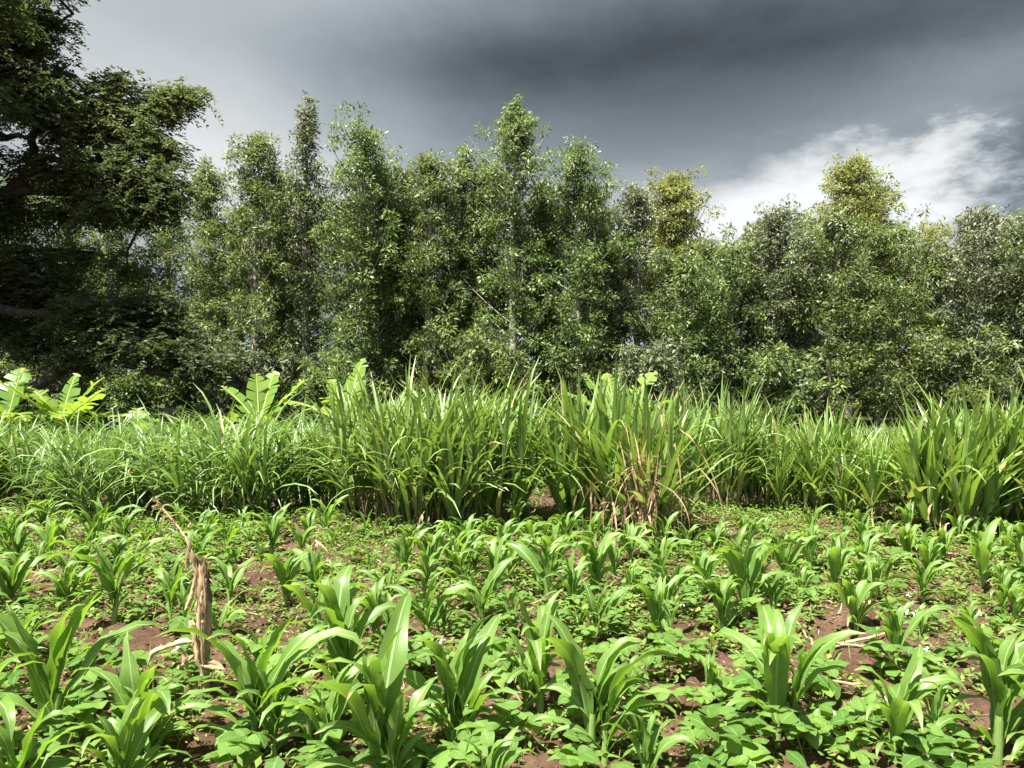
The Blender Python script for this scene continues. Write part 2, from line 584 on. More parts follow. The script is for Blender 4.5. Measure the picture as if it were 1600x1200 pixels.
TREE = {
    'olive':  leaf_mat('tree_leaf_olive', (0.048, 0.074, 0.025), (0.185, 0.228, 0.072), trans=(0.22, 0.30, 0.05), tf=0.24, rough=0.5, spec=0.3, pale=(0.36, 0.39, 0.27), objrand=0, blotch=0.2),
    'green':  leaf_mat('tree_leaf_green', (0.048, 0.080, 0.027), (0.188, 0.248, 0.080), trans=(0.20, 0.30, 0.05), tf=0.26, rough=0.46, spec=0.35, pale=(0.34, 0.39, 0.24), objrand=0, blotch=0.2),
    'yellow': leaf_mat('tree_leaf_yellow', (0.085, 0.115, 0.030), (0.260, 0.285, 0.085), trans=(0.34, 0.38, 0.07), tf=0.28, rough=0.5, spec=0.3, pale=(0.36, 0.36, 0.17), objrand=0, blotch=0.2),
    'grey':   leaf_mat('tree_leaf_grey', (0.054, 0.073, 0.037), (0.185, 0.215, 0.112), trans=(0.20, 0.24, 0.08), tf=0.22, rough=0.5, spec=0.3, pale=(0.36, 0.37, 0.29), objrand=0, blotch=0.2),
    'dark':   leaf_mat('tree_leaf_shaded', (0.042, 0.056, 0.026), (0.115, 0.138, 0.052), trans=(0.18, 0.24, 0.06), tf=0.26, rough=0.55, spec=0.25, pale=(0.16, 0.20, 0.06), objrand=0, blotch=0.2),  # leaf colour darkened to stand in for shade on the large left crown
}

# ------------------------------------------------------------------ ground, hill
def build_ground():
    xs = np.concatenate([-np.geomspace(6000, 8.5, 40), np.linspace(-8.4, 8.4, 400), np.geomspace(8.5, 6000, 40)])
    yn = [0.5]
    while yn[-1] < 13:
        yn.append(yn[-1] + max(0.022, 0.0085 * yn[-1]))
    ys = np.concatenate([-np.geomspace(300, 0.6, 20), np.array(yn), np.geomspace(13.2, 9000, 50)])
    X, Y = np.meshgrid(xs, ys)
    Z = gz(X, Y)
    V = np.stack([X, Y, Z], -1).reshape(-1, 3)
    ny, nx = X.shape
    i = np.arange(ny * nx).reshape(ny, nx)
    Q = np.stack([i[:-1, :-1], i[:-1, 1:], i[1:, 1:], i[1:, :-1]], -1).reshape(-1, 4)
    o = obj('ground', np_mesh('ground', [dict(V=V, Q=Q)], M['soil']))
    tag(o, kind='structure')
    # a long low hill far off
    rng = np.random.default_rng(3)
    xs = np.linspace(-3500, 3500, 90)
    t = np.linspace(0, 1, 12)
    X, T = np.meshgrid(xs, t)
    H = 170 + 130 * fbm(X / 700 + 9, X * 0 + 3, 4) + 60 * np.exp(-((X + 900) / 500) ** 2)
    V = np.stack([X, 2200 + 1500 * T, H * np.sin(T * math.pi) - 5], -1).reshape(-1, 3)
    ny, nx = X.shape
    i = np.arange(ny * nx).reshape(ny, nx)
    Q = np.stack([i[:-1, :-1], i[:-1, 1:], i[1:, 1:], i[1:, :-1]], -1).reshape(-1, 4)
    tag(obj('far_hill', np_mesh('far_hill', [dict(V=V, Q=Q)], M['hill'])), kind='structure')


build_ground()

# ------------------------------------------------------------------ trees
def branch_curve(p, az, el0, L, up, n=4, rng=None):
    """polyline leaving p that bends upward (up>0) or droops"""
    s = np.linspace(0, 1, n + 1)
    ang = el0 + up * s
    st = L / n
    r = np.concatenate([[0], np.cumsum(np.cos((ang[1:] + ang[:-1]) / 2) * st)])
    z = np.concatenate([[0], np.cumsum(np.sin((ang[1:] + ang[:-1]) / 2) * st)])
    wob = np.zeros(n + 1) if rng is None else np.cumsum(rng.normal(0, 0.05 * L / n, n + 1))
    return p[None] + np.stack([r * math.cos(az) - wob * math.sin(az), r * math.sin(az) + wob * math.cos(az), z], -1)


def clump_leaves(C, rad, n, rng, Ll, Lw, base_t, droop=0.1, flat=0.75, ti0=None, pale=None):
    """n leaves round every clump centre C"""
    k = len(C)
    cc = np.repeat(C, n, 0)
    rr = np.repeat(rad, n)[:, None]
    o = rng.normal(0, 1, (k * n, 3))
    o = unit(o) * (rng.random((k * n, 1)) ** 0.45)
    o[:, 2] *= flat
    B = cc + o * rr
    D = unit(o) * 0.8 + rng.normal(0, 0.5, (k * n, 3)) + np.array([0, 0, 0.12 - droop])
    NR = rng.normal(0, 0.55, (k * n, 3)) + np.array([0, 0, 0.9]) + unit(o) * 0.5
    tint = np.clip(np.repeat(ti0, n) + rng.normal(0, 0.20, k * n), 0, 1)
    pl = None
    if pale is not None:
        pl = np.clip(np.repeat(pale, n) * rng.random(k * n) ** 0.8, 0, 1)
    L = Ll * rng.uniform(0.6, 1.25, k * n)
    return diamonds(B, D, NR, L, Lw / Ll * L * rng.uniform(0.8, 1.2, k * n), tint, pl)


def tree(name, px, d, topy, hw, mat, label, seed, shape='cone', first=0.08, dens=1.0, leaf=(0.145, 0.052), lean=0.0, group=None,
         pale=0.6, flowers=0, cat='tree', bark='bark', nlead=2):
    rng = np.random.default_rng(seed)
    x = (px - 800) / F * d
    base = np.array([x, d, float(gz(x, d)) - 0.05])
    H = (HZ - topy) / F * d + EYE - base[2]
    Rm = hw / F * d
    root = empty(name, base, 0, label, cat, group)
    # trunk
    n = 9
    tt = np.linspace(0, 1, n)
    tp = np.stack([np.cumsum(rng.normal(0, 0.05, n)) + lean * tt * H, np.cumsum(rng.normal(0, 0.05, n)), tt * H * 0.97], -1)
    tp[0] = (0, 0, 0)
    r0 = 0.012 * H + 0.03
    wood = [tube(tp, r0 * (1 - tt) ** 0.8 + 0.012, 7, 0.6, 0.05, rng)]
    obj('trunk', np_mesh('trunk', wood, M[bark]), root)

    def profile(t):
        if shape == 'cone':
            return np.clip((1 - t) / 0.30, 0.0, 1) ** 0.45 * (0.86 + 0.14 * np.sin(t * 14 + seed))
        if shape == 'spire':
            return np.clip((1 - t) / 0.34, 0.0, 1) ** 0.55 * (0.8 + 0.2 * np.sin(t * 11 + seed))
        if shape == 'round':
            return np.where(t > 0.62, np.sqrt(np.clip(1 - ((t - 0.62) / 0.40) ** 2, 0, 1)), 0.55 + 0.45 * t / 0.62)
        return np.where(t > 0.45, np.sqrt(np.clip(1 - ((t - 0.45) / 0.58) ** 2, 0, 1)), 0.8 + 0.2 * t / 0.45)   # bush
    nb = int(12 * H * (0.75 + 0.25 * dens))
    br, C, CR, CT, CP = [], [], [], [], []
    for i in range(nb):
        t = first + (1 - first) * (i + rng.random()) / nb
        if rng.random() < 0.12: continue
        az = i * 2.4 + rng.normal(0, 0.5)
        pr = float(profile(np.array(t)))
        L = 1.62 * Rm * max(pr, 0.10) * rng.uniform(0.45, 1.15)
        p = np.array([np.interp(t, tt, tp[:, 0]), np.interp(t, tt, tp[:, 1]), t * H * 0.97])
        cv = branch_curve(p, az, R(rng.uniform(0, 30)) + 0.5 * t, L * 1.1, R(rng.uniform(10, 50)), 4, rng)
        br.append(tube(cv, np.linspace(0.010 + 0.012 * L, 0.004, 5), 3, 0.6))
        nc = max(2, int(2 + L * 1.7))
        for j in range(nc):
            s = 0.30 + 0.72 * (j + rng.random() * 0.8) / nc
            q = np.array([np.interp(s, np.linspace(0, 1, 5), cv[:, a]) for a in range(3)])
            q = q + rng.normal(0, 0.16 * L + 0.04, 3) * np.array([1, 1, .7])
            C.append(q); CR.append(rng.uniform(0.18, 0.36))
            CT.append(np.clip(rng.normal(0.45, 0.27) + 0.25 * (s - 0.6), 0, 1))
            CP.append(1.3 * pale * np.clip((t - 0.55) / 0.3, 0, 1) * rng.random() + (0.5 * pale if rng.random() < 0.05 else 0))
    # leading shoots that stick out of the outline
    for j in range(nlead + 2):
        t = rng.uniform(0.86, 1.0)
        az = rng.uniform(0, 6.28)
        p = np.array([np.interp(t, tt, tp[:, 0]), np.interp(t, tt, tp[:, 1]), t * H * 0.97])
        p = p + np.array([math.cos(az), math.sin(az), 0]) * Rm * 0.45 * (1 - t) * 4 * rng.random()
        hh = 0.03 * H + rng.random() * 0.05 * H
        br.append(rods([p], [p + (0, 0, hh)], 0.015, 0.004, 3))
        for s in np.linspace(0.2, 1, 4):
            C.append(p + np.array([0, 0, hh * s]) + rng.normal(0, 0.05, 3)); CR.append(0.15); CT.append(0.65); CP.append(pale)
    C = np.array(C)
    nl = max(8, int(56 * dens))
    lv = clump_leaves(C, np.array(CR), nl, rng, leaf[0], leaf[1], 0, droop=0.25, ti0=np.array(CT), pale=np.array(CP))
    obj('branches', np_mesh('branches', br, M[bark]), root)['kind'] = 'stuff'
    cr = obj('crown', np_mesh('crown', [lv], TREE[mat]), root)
    for k in range(flowers):
        q = C[rng.integers(len(C))]
        while q[1] > 0 or q[2] < 0.3 * H: q = C[rng.integers(len(C))]
        f = clump_leaves(np.array([q + np.array([0, -0.3, 0])]), np.array([0.04]), 6, rng, 0.07, 0.05, 0, ti0=np.array([0.5]))
        obj('flower', np_mesh('flower', [f], M['orange']), root)
    return root


GT = 'trees of the tree line behind the tall grass'
treelist = [
    # name, px, d, topy, half width, mat, shape, pale, label
    ('tree', 395, 24.5, 222, 72, 'olive', 'cone', .5, 'broad olive-green tree with ragged top, first beyond the large dark tree'),
    ('slender_tree', 484, 24.5, 164, 30, 'grey', 'spire', .9, 'slender grey-green spire rising thinly above the left tree line'),
    ('tree', 552, 24, 203, 70, 'green', 'cone', .8, 'wide bushy tree with several pointed tops beside the grey spire'),
    ('tree', 608, 25.5, 262, 50, 'green', 'cone', .6, 'lower bright-green tree tucked against the right flank of the bushy tree'),
    ('tree', 668, 24.5, 243, 55, 'olive', 'cone', .7, 'pale-topped tree with a silvery shoot left of the tallest tree'),
    ('tree', 712, 26, 243, 58, 'olive', 'cone', .7, 'rounded pale-tipped tree touching the tallest tree from its left'),
    ('tall_tree', 797, 24.5, 166, 66, 'green', 'spire', .9, 'tallest tree of the line with a slim egg-shaped crown at centre'),
    ('tree', 905, 24, 243, 66, 'green', 'cone', .8, 'cone-shaped tree with silvery crest standing right of the tallest tree'),
    ('tree', 988, 25, 294, 50, 'grey', 'cone', .8, 'greyish tree with wispy twigs left of the round yellowish crown'),
    ('eucalyptus_tree', 1044, 28, 290, 52, 'yellow', 'round', .8, 'yellowish round-crowned tree just left of the dip in the line'),
    ('tree', 1060, 24, 415, 60, 'green', 'cone', .3, 'lower green tree in front of the round yellowish crown'),
    ('tree', 1140, 24.5, 396, 60, 'green', 'cone', .4, 'lowest tree of the line, filling the dip against the sky'),
    ('tree', 1213, 24.5, 332, 62, 'grey', 'cone', .8, 'grey-green feathery tree right of the dip in the line'),
    ('tree', 1290, 24, 340, 70, 'olive', 'cone', .6, 'broad olive tree below the tall two-headed tree'),
    ('eucalyptus_tree', 1325, 29, 264, 46, 'yellow', 'round', .9, 'tall two-headed yellowish tree standing against the white cloud'),
    ('tree', 1370, 25, 372, 55, 'green', 'cone', .5, 'green tree in front of the two-headed tree, under its right side'),
    ('willowy_tree', 1405, 28, 366, 52, 'yellow', 'cone', .8, 'yellow-green drooping tree with bare twigs on top'),
    ('willowy_tree', 1452, 28, 368, 46, 'yellow', 'round', .6, 'second yellow-green drooping tree, before the far right trees'),
    ('tree', 1535, 24.5, 336, 60, 'grey', 'cone', .8, 'dark-stemmed grey-green tree right of the yellow-green pair'),
    ('tree', 1605, 24.5, 350, 62, 'olive', 'cone', .7, 'tree cut by the right edge of the photo'),
    ('tree', 1700, 25, 340, 70, 'olive', 'cone', .6, 'tree just outside the right edge of the photo'),
    ('tree', 446, 26.5, 285, 42, 'olive', 'cone', .5, 'narrow olive tree right under the grey-green spire'),
    ('tree', 636, 26.5, 276, 52, 'grey', 'cone', .5, 'greyish tree filling the notch left of the silvery-shoot tree'),
    ('tree', 752, 26, 268, 50, 'green', 'cone', .4, 'tree set back against the left flank of the tallest tree'),
    ('tree', 852, 26, 290, 52, 'olive', 'cone', .4, 'olive tree in the notch just right of the tallest tree'),
    ('tree', 950, 26, 300, 50, 'green', 'cone', .5, 'tree between the cone-shaped tree and the wispy greyish one'),
    ('tree', 1090, 26.5, 385, 50, 'olive', 'cone', .4, 'olive tree below the right side of the round yellowish crown'),
    ('tree', 1178, 26, 372, 46, 'olive', 'cone', .5, 'small olive tree left of the grey-green feathery tree'),
    ('tree', 1252, 26, 352, 52, 'green', 'cone', .6, 'tree between the feathery tree and the two-headed tree'),
    ('tree', 1488, 26.5, 392, 50, 'olive', 'cone', .5, 'lower olive tree in the notch before the far right trees'),
    ('tree', 1572, 26, 352, 50, 'green', 'cone', .7, 'green tree second from the right edge of the photo'),
]
tr_objs = []
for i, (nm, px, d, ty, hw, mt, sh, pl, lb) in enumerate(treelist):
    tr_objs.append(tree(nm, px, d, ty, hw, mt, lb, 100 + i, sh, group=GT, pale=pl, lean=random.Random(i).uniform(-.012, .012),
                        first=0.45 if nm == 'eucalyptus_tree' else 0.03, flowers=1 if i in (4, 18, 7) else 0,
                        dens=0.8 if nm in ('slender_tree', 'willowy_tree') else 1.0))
# thin trees with visible stems at the left, beyond the large dark tree
leftlist = [
    (330, 26, 262, 46, 'olive', 'thin-stemmed tree with high open foliage beside the broad olive tree'),
    (262, 27, 290, 46, 'green', 'green tree with orange blossoms behind the large dark tree'),
    (175, 26, 300, 50, 'olive', 'pale-trunked thin tree seen through the dark branches'),
    (100, 27, 280, 55, 'olive', 'olive tree hidden behind the dark crown, near the left edge'),
    (20, 26, 290, 60, 'olive', 'olive tree behind the dark crown at the left edge'),
    (-90, 26, 280, 65, 'olive', 'olive tree just outside the left edge of the photo'),
]
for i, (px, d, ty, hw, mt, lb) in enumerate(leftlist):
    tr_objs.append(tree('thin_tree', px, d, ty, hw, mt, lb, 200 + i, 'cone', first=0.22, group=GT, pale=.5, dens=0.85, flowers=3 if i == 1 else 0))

# trees further back, built from the same crowns
rr = random.Random(11)
for i, px in enumerate(range(-160, 1800, 62)):
    src = tr_objs[rr.choice([0, 2, 4, 5, 7, 8, 12, 13, 15, 18])]
    d = rr.uniform(30, 37)
    p = px + rr.uniform(-20, 20)
    sc = (rr.uniform(0.66, 0.84) if 1080 < p < 1180 else rr.uniform(0.84, 1.0)) * d / 30
    if p < 340: sc *= 0.7
    x = (p - 800) / F * d
    c = src.copy(); COL.objects.link(c)
    c.name = 'tree'
    c.location = (x, d, float(gz(x, d)) - 0.05)
    c.rotation_euler = (0, 0, rr.uniform(0, 6.28))
    c.scale = (sc * 1.1, sc * 1.1, sc)
    c['label'] = 'rear-row tree glimpsed through gaps between the front trees'
    c['group'] = 'trees of the rear row'
    for ch in src.children:
        if ch.name.startswith('flower'): continue
        e = ch.copy(); COL.objects.link(e); e.parent = c

# understorey shrubs at the foot of the trees
shr = [(-60, 21, 560, 60), (40, 22, 540, 60), (130, 22.5, 560, 55), (215, 22, 575, 55), (300, 22.5, 560, 50), (375, 22, 565, 50), (455, 22.5, 545, 50), (520, 22, 520, 46), (600, 22.5, 500, 55), (680, 22, 530, 48), (760, 22.5, 505, 52), (850, 22, 520, 50), (930, 22.5, 535, 48),
       (1010, 22, 520, 52), (1085, 22.5, 500, 50), (1160, 22, 510, 52), (1240, 22.5, 520, 55), (1330, 22, 505, 55), (1410, 22.5, 525, 50), (1490, 22, 505, 52),
       (1570, 22.5, 515, 55), (1650, 22, 510, 55)]
shr = shr[:6] + shr[7::3]
for i, (px, d, ty, hw) in enumerate(shr):
    tree('shrub', px, d, ty * .4 + 370 + 20 * math.sin(i * 2.3), hw, ['green', 'olive', 'grey'][i % 3], 'leafy shrub at the foot of the tree line, number %s from the left' %
         ['one', 'two', 'three', 'four', 'five', 'six', 'seven', 'eight', 'nine', 'ten', 'eleven', 'twelve', 'thirteen', 'fourteen', 'fifteen', 'sixteen', 'seventeen', 'eighteen', 'nineteen', 'twenty', 'twenty-one', 'twenty-two'][i],
         300 + i, 'bush', first=0.05, cat='shrub', group='shrubs at the foot of the tree line', pale=.25, dens=1.3, leaf=(0.165, 0.07), nlead=1)


# ------------------------------------------------------------------ the large dark tree at the left
def big_tree():
    rng = np.random.default_rng(77)
    D0 = 17.0
    W = lambda px, py, dd=0.0: np.array([(px - 800) / F * (D0 + dd), D0 + dd, (HZ - py) / F * (D0 + dd) + EYE])
    b = W(-150, 0); b[2] = float(gz(b[0], D0)) - 0.1
    root = empty('large_tree', b, 0, 'large dark spreading tree with crooked limbs reaching in from the left edge', 'tree')
    limbs = [
        ([W(-150, 690), W(-150, 560), W(-140, 420), W(-120, 330), W(-110, 200), W(-100, 60), W(-110, -80), W(-120, -250)], 0.38, 0.08),
        ([W(-145, 690), W(-60, 678, -.5), W(0, 642, -.8), W(60, 604, -1), W(105, 572, -1.1), W(140, 558, -1.2), W(190, 570, -1.2), W(260, 585, -1), W(320, 600, -.8)], 0.19, 0.035),
        ([W(-120, 345), W(-50, 330), W(0, 305), W(60, 297), W(120, 303), W(170, 318), W(225, 345), W(270, 352)], 0.17, 0.03),
        ([W(10, 303), W(42, 280, .1), W(57, 245, .2), W(50, 215, .2), W(85, 175, .4), W(140, 150, .6), W(190, 120, .6)], 0.14, 0.03),
        ([W(-110, 200), W(-40, 225, -.4), W(15, 215, -.5), W(50, 213, -.4)], 0.12, 0.04),
        ([W(-105, 110), W(-30, 90), W(40, 60), W(90, 45), W(118, 25)], 0.11, 0.02),
        ([W(57, 245, .2), W(110, 255, .5), W(160, 255, .8), W(210, 235, 1), W(262, 165, 1.2)], 0.08, 0.015),
        ([W(-135, 480), W(-40, 480, -.8), W(60, 490, -1), W(130, 500, -1), W(220, 510, -.6), W(280, 520, -.4)], 0.13, 0.03),
        ([W(-120, 400), W(-30, 400, 1), W(70, 390, 1.8), W(150, 395, 2)], 0.10, 0.03),
    ]
    for k, (pts, ra, rb) in enumerate(limbs):
        P = np.array(pts) - b
        u0 = np.linspace(0, 1, len(P)); u1 = np.linspace(0, 1, len(P) * 4)
        # smooth the polyline
        Q = np.stack([np.interp(u1, u0, P[:, a]) for a in range(3)], -1)
        for _ in range(3): Q[1:-1] = (Q[:-2] + 2 * Q[1:-1] + Q[2:]) / 4
        Q[1:-1] += rng.normal(0, 0.02, Q[1:-1].shape)
        obj('trunk' if k == 0 else 'limb', np_mesh('limb', [tube(Q, np.linspace(ra, rb, len(Q)), 9, 0.5, 0.06, rng)], M['dark_bark']), root)
    allP = np.concatenate([np.array(l[0]) for l in limbs]) - b
    blobs = [  # px, py, radius px, depth offset, lightness (sunlit or shaded tone painted in), density
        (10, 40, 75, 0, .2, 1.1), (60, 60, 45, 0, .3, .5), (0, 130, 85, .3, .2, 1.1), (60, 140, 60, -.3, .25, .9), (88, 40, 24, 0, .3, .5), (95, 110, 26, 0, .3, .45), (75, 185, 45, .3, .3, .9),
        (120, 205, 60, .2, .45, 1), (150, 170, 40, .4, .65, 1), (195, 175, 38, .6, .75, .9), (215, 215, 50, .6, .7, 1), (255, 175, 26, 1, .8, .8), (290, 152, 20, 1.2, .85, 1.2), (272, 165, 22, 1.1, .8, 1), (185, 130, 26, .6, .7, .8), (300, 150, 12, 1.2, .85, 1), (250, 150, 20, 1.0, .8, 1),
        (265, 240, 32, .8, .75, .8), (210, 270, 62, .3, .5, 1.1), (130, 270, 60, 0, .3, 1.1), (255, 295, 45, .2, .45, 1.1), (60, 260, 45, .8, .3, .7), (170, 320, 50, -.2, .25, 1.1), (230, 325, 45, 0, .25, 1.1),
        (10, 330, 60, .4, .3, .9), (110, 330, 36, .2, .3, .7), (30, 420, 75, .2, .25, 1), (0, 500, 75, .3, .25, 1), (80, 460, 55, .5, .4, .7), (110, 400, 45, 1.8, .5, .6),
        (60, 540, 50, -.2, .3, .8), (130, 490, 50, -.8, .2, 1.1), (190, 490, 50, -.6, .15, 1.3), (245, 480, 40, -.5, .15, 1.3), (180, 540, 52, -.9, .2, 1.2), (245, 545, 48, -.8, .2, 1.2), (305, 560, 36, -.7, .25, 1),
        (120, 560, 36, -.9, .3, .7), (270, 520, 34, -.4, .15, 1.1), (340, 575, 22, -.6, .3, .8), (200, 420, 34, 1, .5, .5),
        # unseen crown left, above and towards the camera, massed to shade the tree
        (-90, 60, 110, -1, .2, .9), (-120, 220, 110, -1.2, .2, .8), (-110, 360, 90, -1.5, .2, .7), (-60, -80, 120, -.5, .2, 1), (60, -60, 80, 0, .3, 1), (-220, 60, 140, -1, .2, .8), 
         (-90, 480, 70, -1, .3, .7), (-40, 0, 90, -2.5, .2, .9), (-60, 160, 85, -2.5, .2, .8),  # last blobs added towards the sun for more shade
    ]
    C, CR, CT, CP, br = [], [], [], [], []
    for (px, py, rp, dd, li, dn) in blobs:
        c = W(px, py, dd) - b
        r = rp / F * (D0 + dd)
        nb = allP[np.argmin(np.linalg.norm(allP - c, axis=1))]
        mid = (nb + c) / 2 + rng.normal(0, 0.1, 3)
        br.append(tube(np.array([nb, mid, c]), [0.04, 0.028, 0.014], 5, 0.5))
        m_ = int(52 * dn * (r / 0.8) ** 2) + 8
        for j in range(m_):
            o = unit(rng.normal(0, 1, 3)) * rng.random() ** 0.4
            q = c + o * np.array([r, r * 0.95, r * 0.62])
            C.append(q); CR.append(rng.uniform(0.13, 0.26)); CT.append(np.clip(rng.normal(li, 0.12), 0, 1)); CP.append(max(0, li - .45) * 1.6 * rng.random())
            if j % 2 == 0: br.append(rods([c + o * r * 0.15], [q], 0.010, 0.003, 3))
    C = np.array(C); CR = np.array(CR); CT = np.array(CT); CP = np.array(CP)
    # feathery sprays: every clump is a handful of drooping fronds set with leaflets
    k, nf, nlf = len(C), 6, 6
    az = rng.uniform(0, 6.28, (k, nf)); el = rng.uniform(-0.7, 0.5, (k, nf))
    fd = np.stack([np.cos(el) * np.cos(az), np.cos(el) * np.sin(az), np.sin(el)], -1)
    fl = rng.uniform(0.22, 0.42, (k, nf, 1, 1))
    s = np.linspace(0.15, 1, nlf)[None, None, :, None]
    base = C[:, None, None] + rng.normal(0, 0.6, (k, nf, 1, 3)) * CR[:, None, None, None]
    pos = base + fd[:, :, None] * fl * s + np.array([0, 0, -1]) * (s ** 2) * fl * 0.45
    sidev = unit(np.cross(fd, np.array([0, 0, 1.0])))[:, :, None]
    Bs, Ds = [], []
    for sg in (1, -1):
        Bs.append(pos.reshape(-1, 3)); Ds.append((sidev * sg * 0.8 + fd[:, :, None] * 0.7 + rng.normal(0, .25, pos.shape)).reshape(-1, 3))
    B = np.concatenate(Bs); Dv = np.concatenate(Ds)
    NR = rng.normal(0, 0.75, B.shape) + np.array([0, -0.2, 0.8])
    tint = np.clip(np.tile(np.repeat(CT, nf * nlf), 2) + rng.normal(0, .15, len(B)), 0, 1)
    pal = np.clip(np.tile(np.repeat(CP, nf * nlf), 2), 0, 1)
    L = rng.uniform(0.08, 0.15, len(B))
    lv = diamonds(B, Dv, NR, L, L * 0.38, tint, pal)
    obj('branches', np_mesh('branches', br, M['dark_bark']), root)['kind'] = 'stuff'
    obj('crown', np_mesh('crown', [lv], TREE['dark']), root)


big_tree()


# ------------------------------------------------------------------ tall grass (napier) clumps
def blade_protos(n, mat, nm, seed, erect=False):
    rng = np.random.default_rng(seed)
    out = []
    for i in range(n):
        e = R(rng.uniform(68, 84)) if erect else R(rng.uniform(50, 76))
        bd = R(rng.uniform(10, 45)) if erect and i % 3 else R(rng.uniform(70, 140))
        rb = ribbons([[0, 0, 0]], 0, e, bd, 1.0, 0.036 if not erect else 0.046, 8, 0.35, 1.8, roll=rng.uniform(-.6, .6), sweep=rng.uniform(-.4, .4), across=3,
                     tint=rng.uniform(.35, .75), rng=rng)
        out.append(np_mesh(nm, [rb], mat))
    return out


BL_N = blade_protos(6, M['napier'], 'grass_blade', 1)
BL_C = blade_protos(8, M['cane'], 'cane_leaf', 2, True)


def napier(seed, nst, spread, wid, arch, lw, dry=0.0, mat='napier', lean=0.22, blen=0.62, loose=9, up=0.0, nl=9):
    """one clump, 1 m nominal height of canes; leaves rise above"""
    rng = np.random.default_rng(seed)
    root = empty('grass_clump', (0, 0, 0), 0)
    az = rng.uniform(0, 6.28, nst)
    rad = np.sqrt(rng.random(nst)) * spread
    P0 = np.stack([np.cos(az) * rad, np.sin(az) * rad, np.full(nst, -0.03)], -1)
    H = rng.uniform(0.55, 1.0, nst)
    ln = lean * (0.3 + rad / spread) * rng.uniform(0.4, 1.3, nst)
    az2 = az + rng.normal(0, 0.6, nst)
    P1 = P0 + np.stack([np.cos(az2) * ln * H, np.sin(az2) * ln * H, H * 0.72], -1)
    st = rods(P0, P1, 0.0085, 0.005, 4, 0.5)
    obj_s = kid(root, obj('stems', np_mesh('stems', [st], M['cane_stem']), root))
    obj_s['kind'] = 'stuff'
    # leaves along the upper part of every cane
    t = rng.uniform(0.12, 1.0, (nst, nl)) ** 0.8
    B = P0[:, None] + (P1 - P0)[:, None] * t[..., None]
    la = rng.uniform(0, 6.28, (nst, nl))
    # outer leaves tend outward
    la = np.where(rng.random((nst, nl)) < 0.55, az2[:, None] + rng.normal(0, 0.9, (nst, nl)), la)
    el = R(48) + R(34) * t + rng.normal(0, 0.14, t.shape) + up
    bd = (R(120) - R(75) * t * (1.0 if arch < 1 else 0.6)) * arch * rng.uniform(0.5, 1.35, t.shape)
    Lb = blen * rng.uniform(0.65, 1.15, t.shape)
    Wb = lw * rng.uniform(0.7, 1.2, t.shape)
    N = nst * nl
    f = lambda a: a.reshape(N)
    tin = np.clip(rng.normal(0.5, 0.2, N), 0, 1)
    pal = (rng.random(N) < dry * (1.3 - f(t))) * rng.uniform(0.6, 1, N)
    lv = ribbons(B.reshape(N, 3), f(la), np.minimum(f(el), R(88)), f(bd), f(Lb), f(Wb), 6, 0.3, 1.7, roll=rng.uniform(-.8, .8, N), sweep=rng.normal(0, .25, N),
                 across=2 if wid == 0 else 3, tint=tin, pale=pal)
    lo = kid(root, obj('leaves', np_mesh('leaves', [lv], M[mat]), root))
    lo['kind'] = 'stuff'
    protos = BL_N if mat != 'cane' else BL_C
    root['h'] = float(np.percentile(lv['V'][:, 2], 98.4))
    for j in range(loose):
        a = rng.uniform(0, 6.28)
        k = rng.integers(nst)
        tt = rng.uniform(0.4, 0.95)
        q = P0[k] + (P1[k] - P0[k]) * tt
        kid(root, obj('leaf', protos[rng.integers(len(protos))], root, q, (rng.normal(0, .1), rng.normal(0, .1), az2[k] + rng.normal(0, .7)), float(blen * rng.uniform(0.9, 1.25))))
    return root


NP = {
    'fine': [napier(10 + i, 34, 0.24, 1, 1.05, 0.040, 0.02, 'napier_shaded', lean=0.44, blen=1.12, loose=18, nl=6) for i in range(4)],
    'broad': [napier(20 + i, 40, 0.22, 1, 0.80, 0.042, 0.10, lean=0.26, blen=0.86, up=0.1, loose=18, nl=7) for i in range(3)],
    'canes': [napier(30 + i, 18, 0.17, 1, 0.38, 0.068, 0.16, 'cane', 0.26, 0.95, 18, 0.16) for i in range(3)],
    'light': [napier(40 + i, 34, 0.28, 0, 0.7, 0.032, 0.05, 'cane', 0.22, 0.66, 6, 0.1) for i in range(2)],
}
NH = {o.name: o['h'] for l in NP.values() for o in l}
for l in NP.values():
    for o in l: del o['h']
used = set()
rr = random.Random(5)


def place_clump(kind, px, py, topy, label, group, wide=1.0, d=None, nth=None):
    p = gp(px, py) if d is None else np.array([(px - 800) / F * d, d, float(gz((px - 800) / F * d, d))])
    H = (HZ - topy) / F * p[1] + EYE - p[2]
    lst = NP[kind]
    src = lst[(nth if nth is not None else rr.randrange(len(lst))) % len(lst)]
    s = H / NH[src.name]
    sc = (s * wide, s * wide, s)
    if src.name not in used:
        used.add(src.name)
        src.location = p; src.rotation_euler = (0, 0, rr.uniform(0, 6.28)); src.scale = sc
        tag(src, label, 'grass clump', group)
        return src
    return copy_tree(src, p, rr.uniform(0, 6.28), sc, label, group)


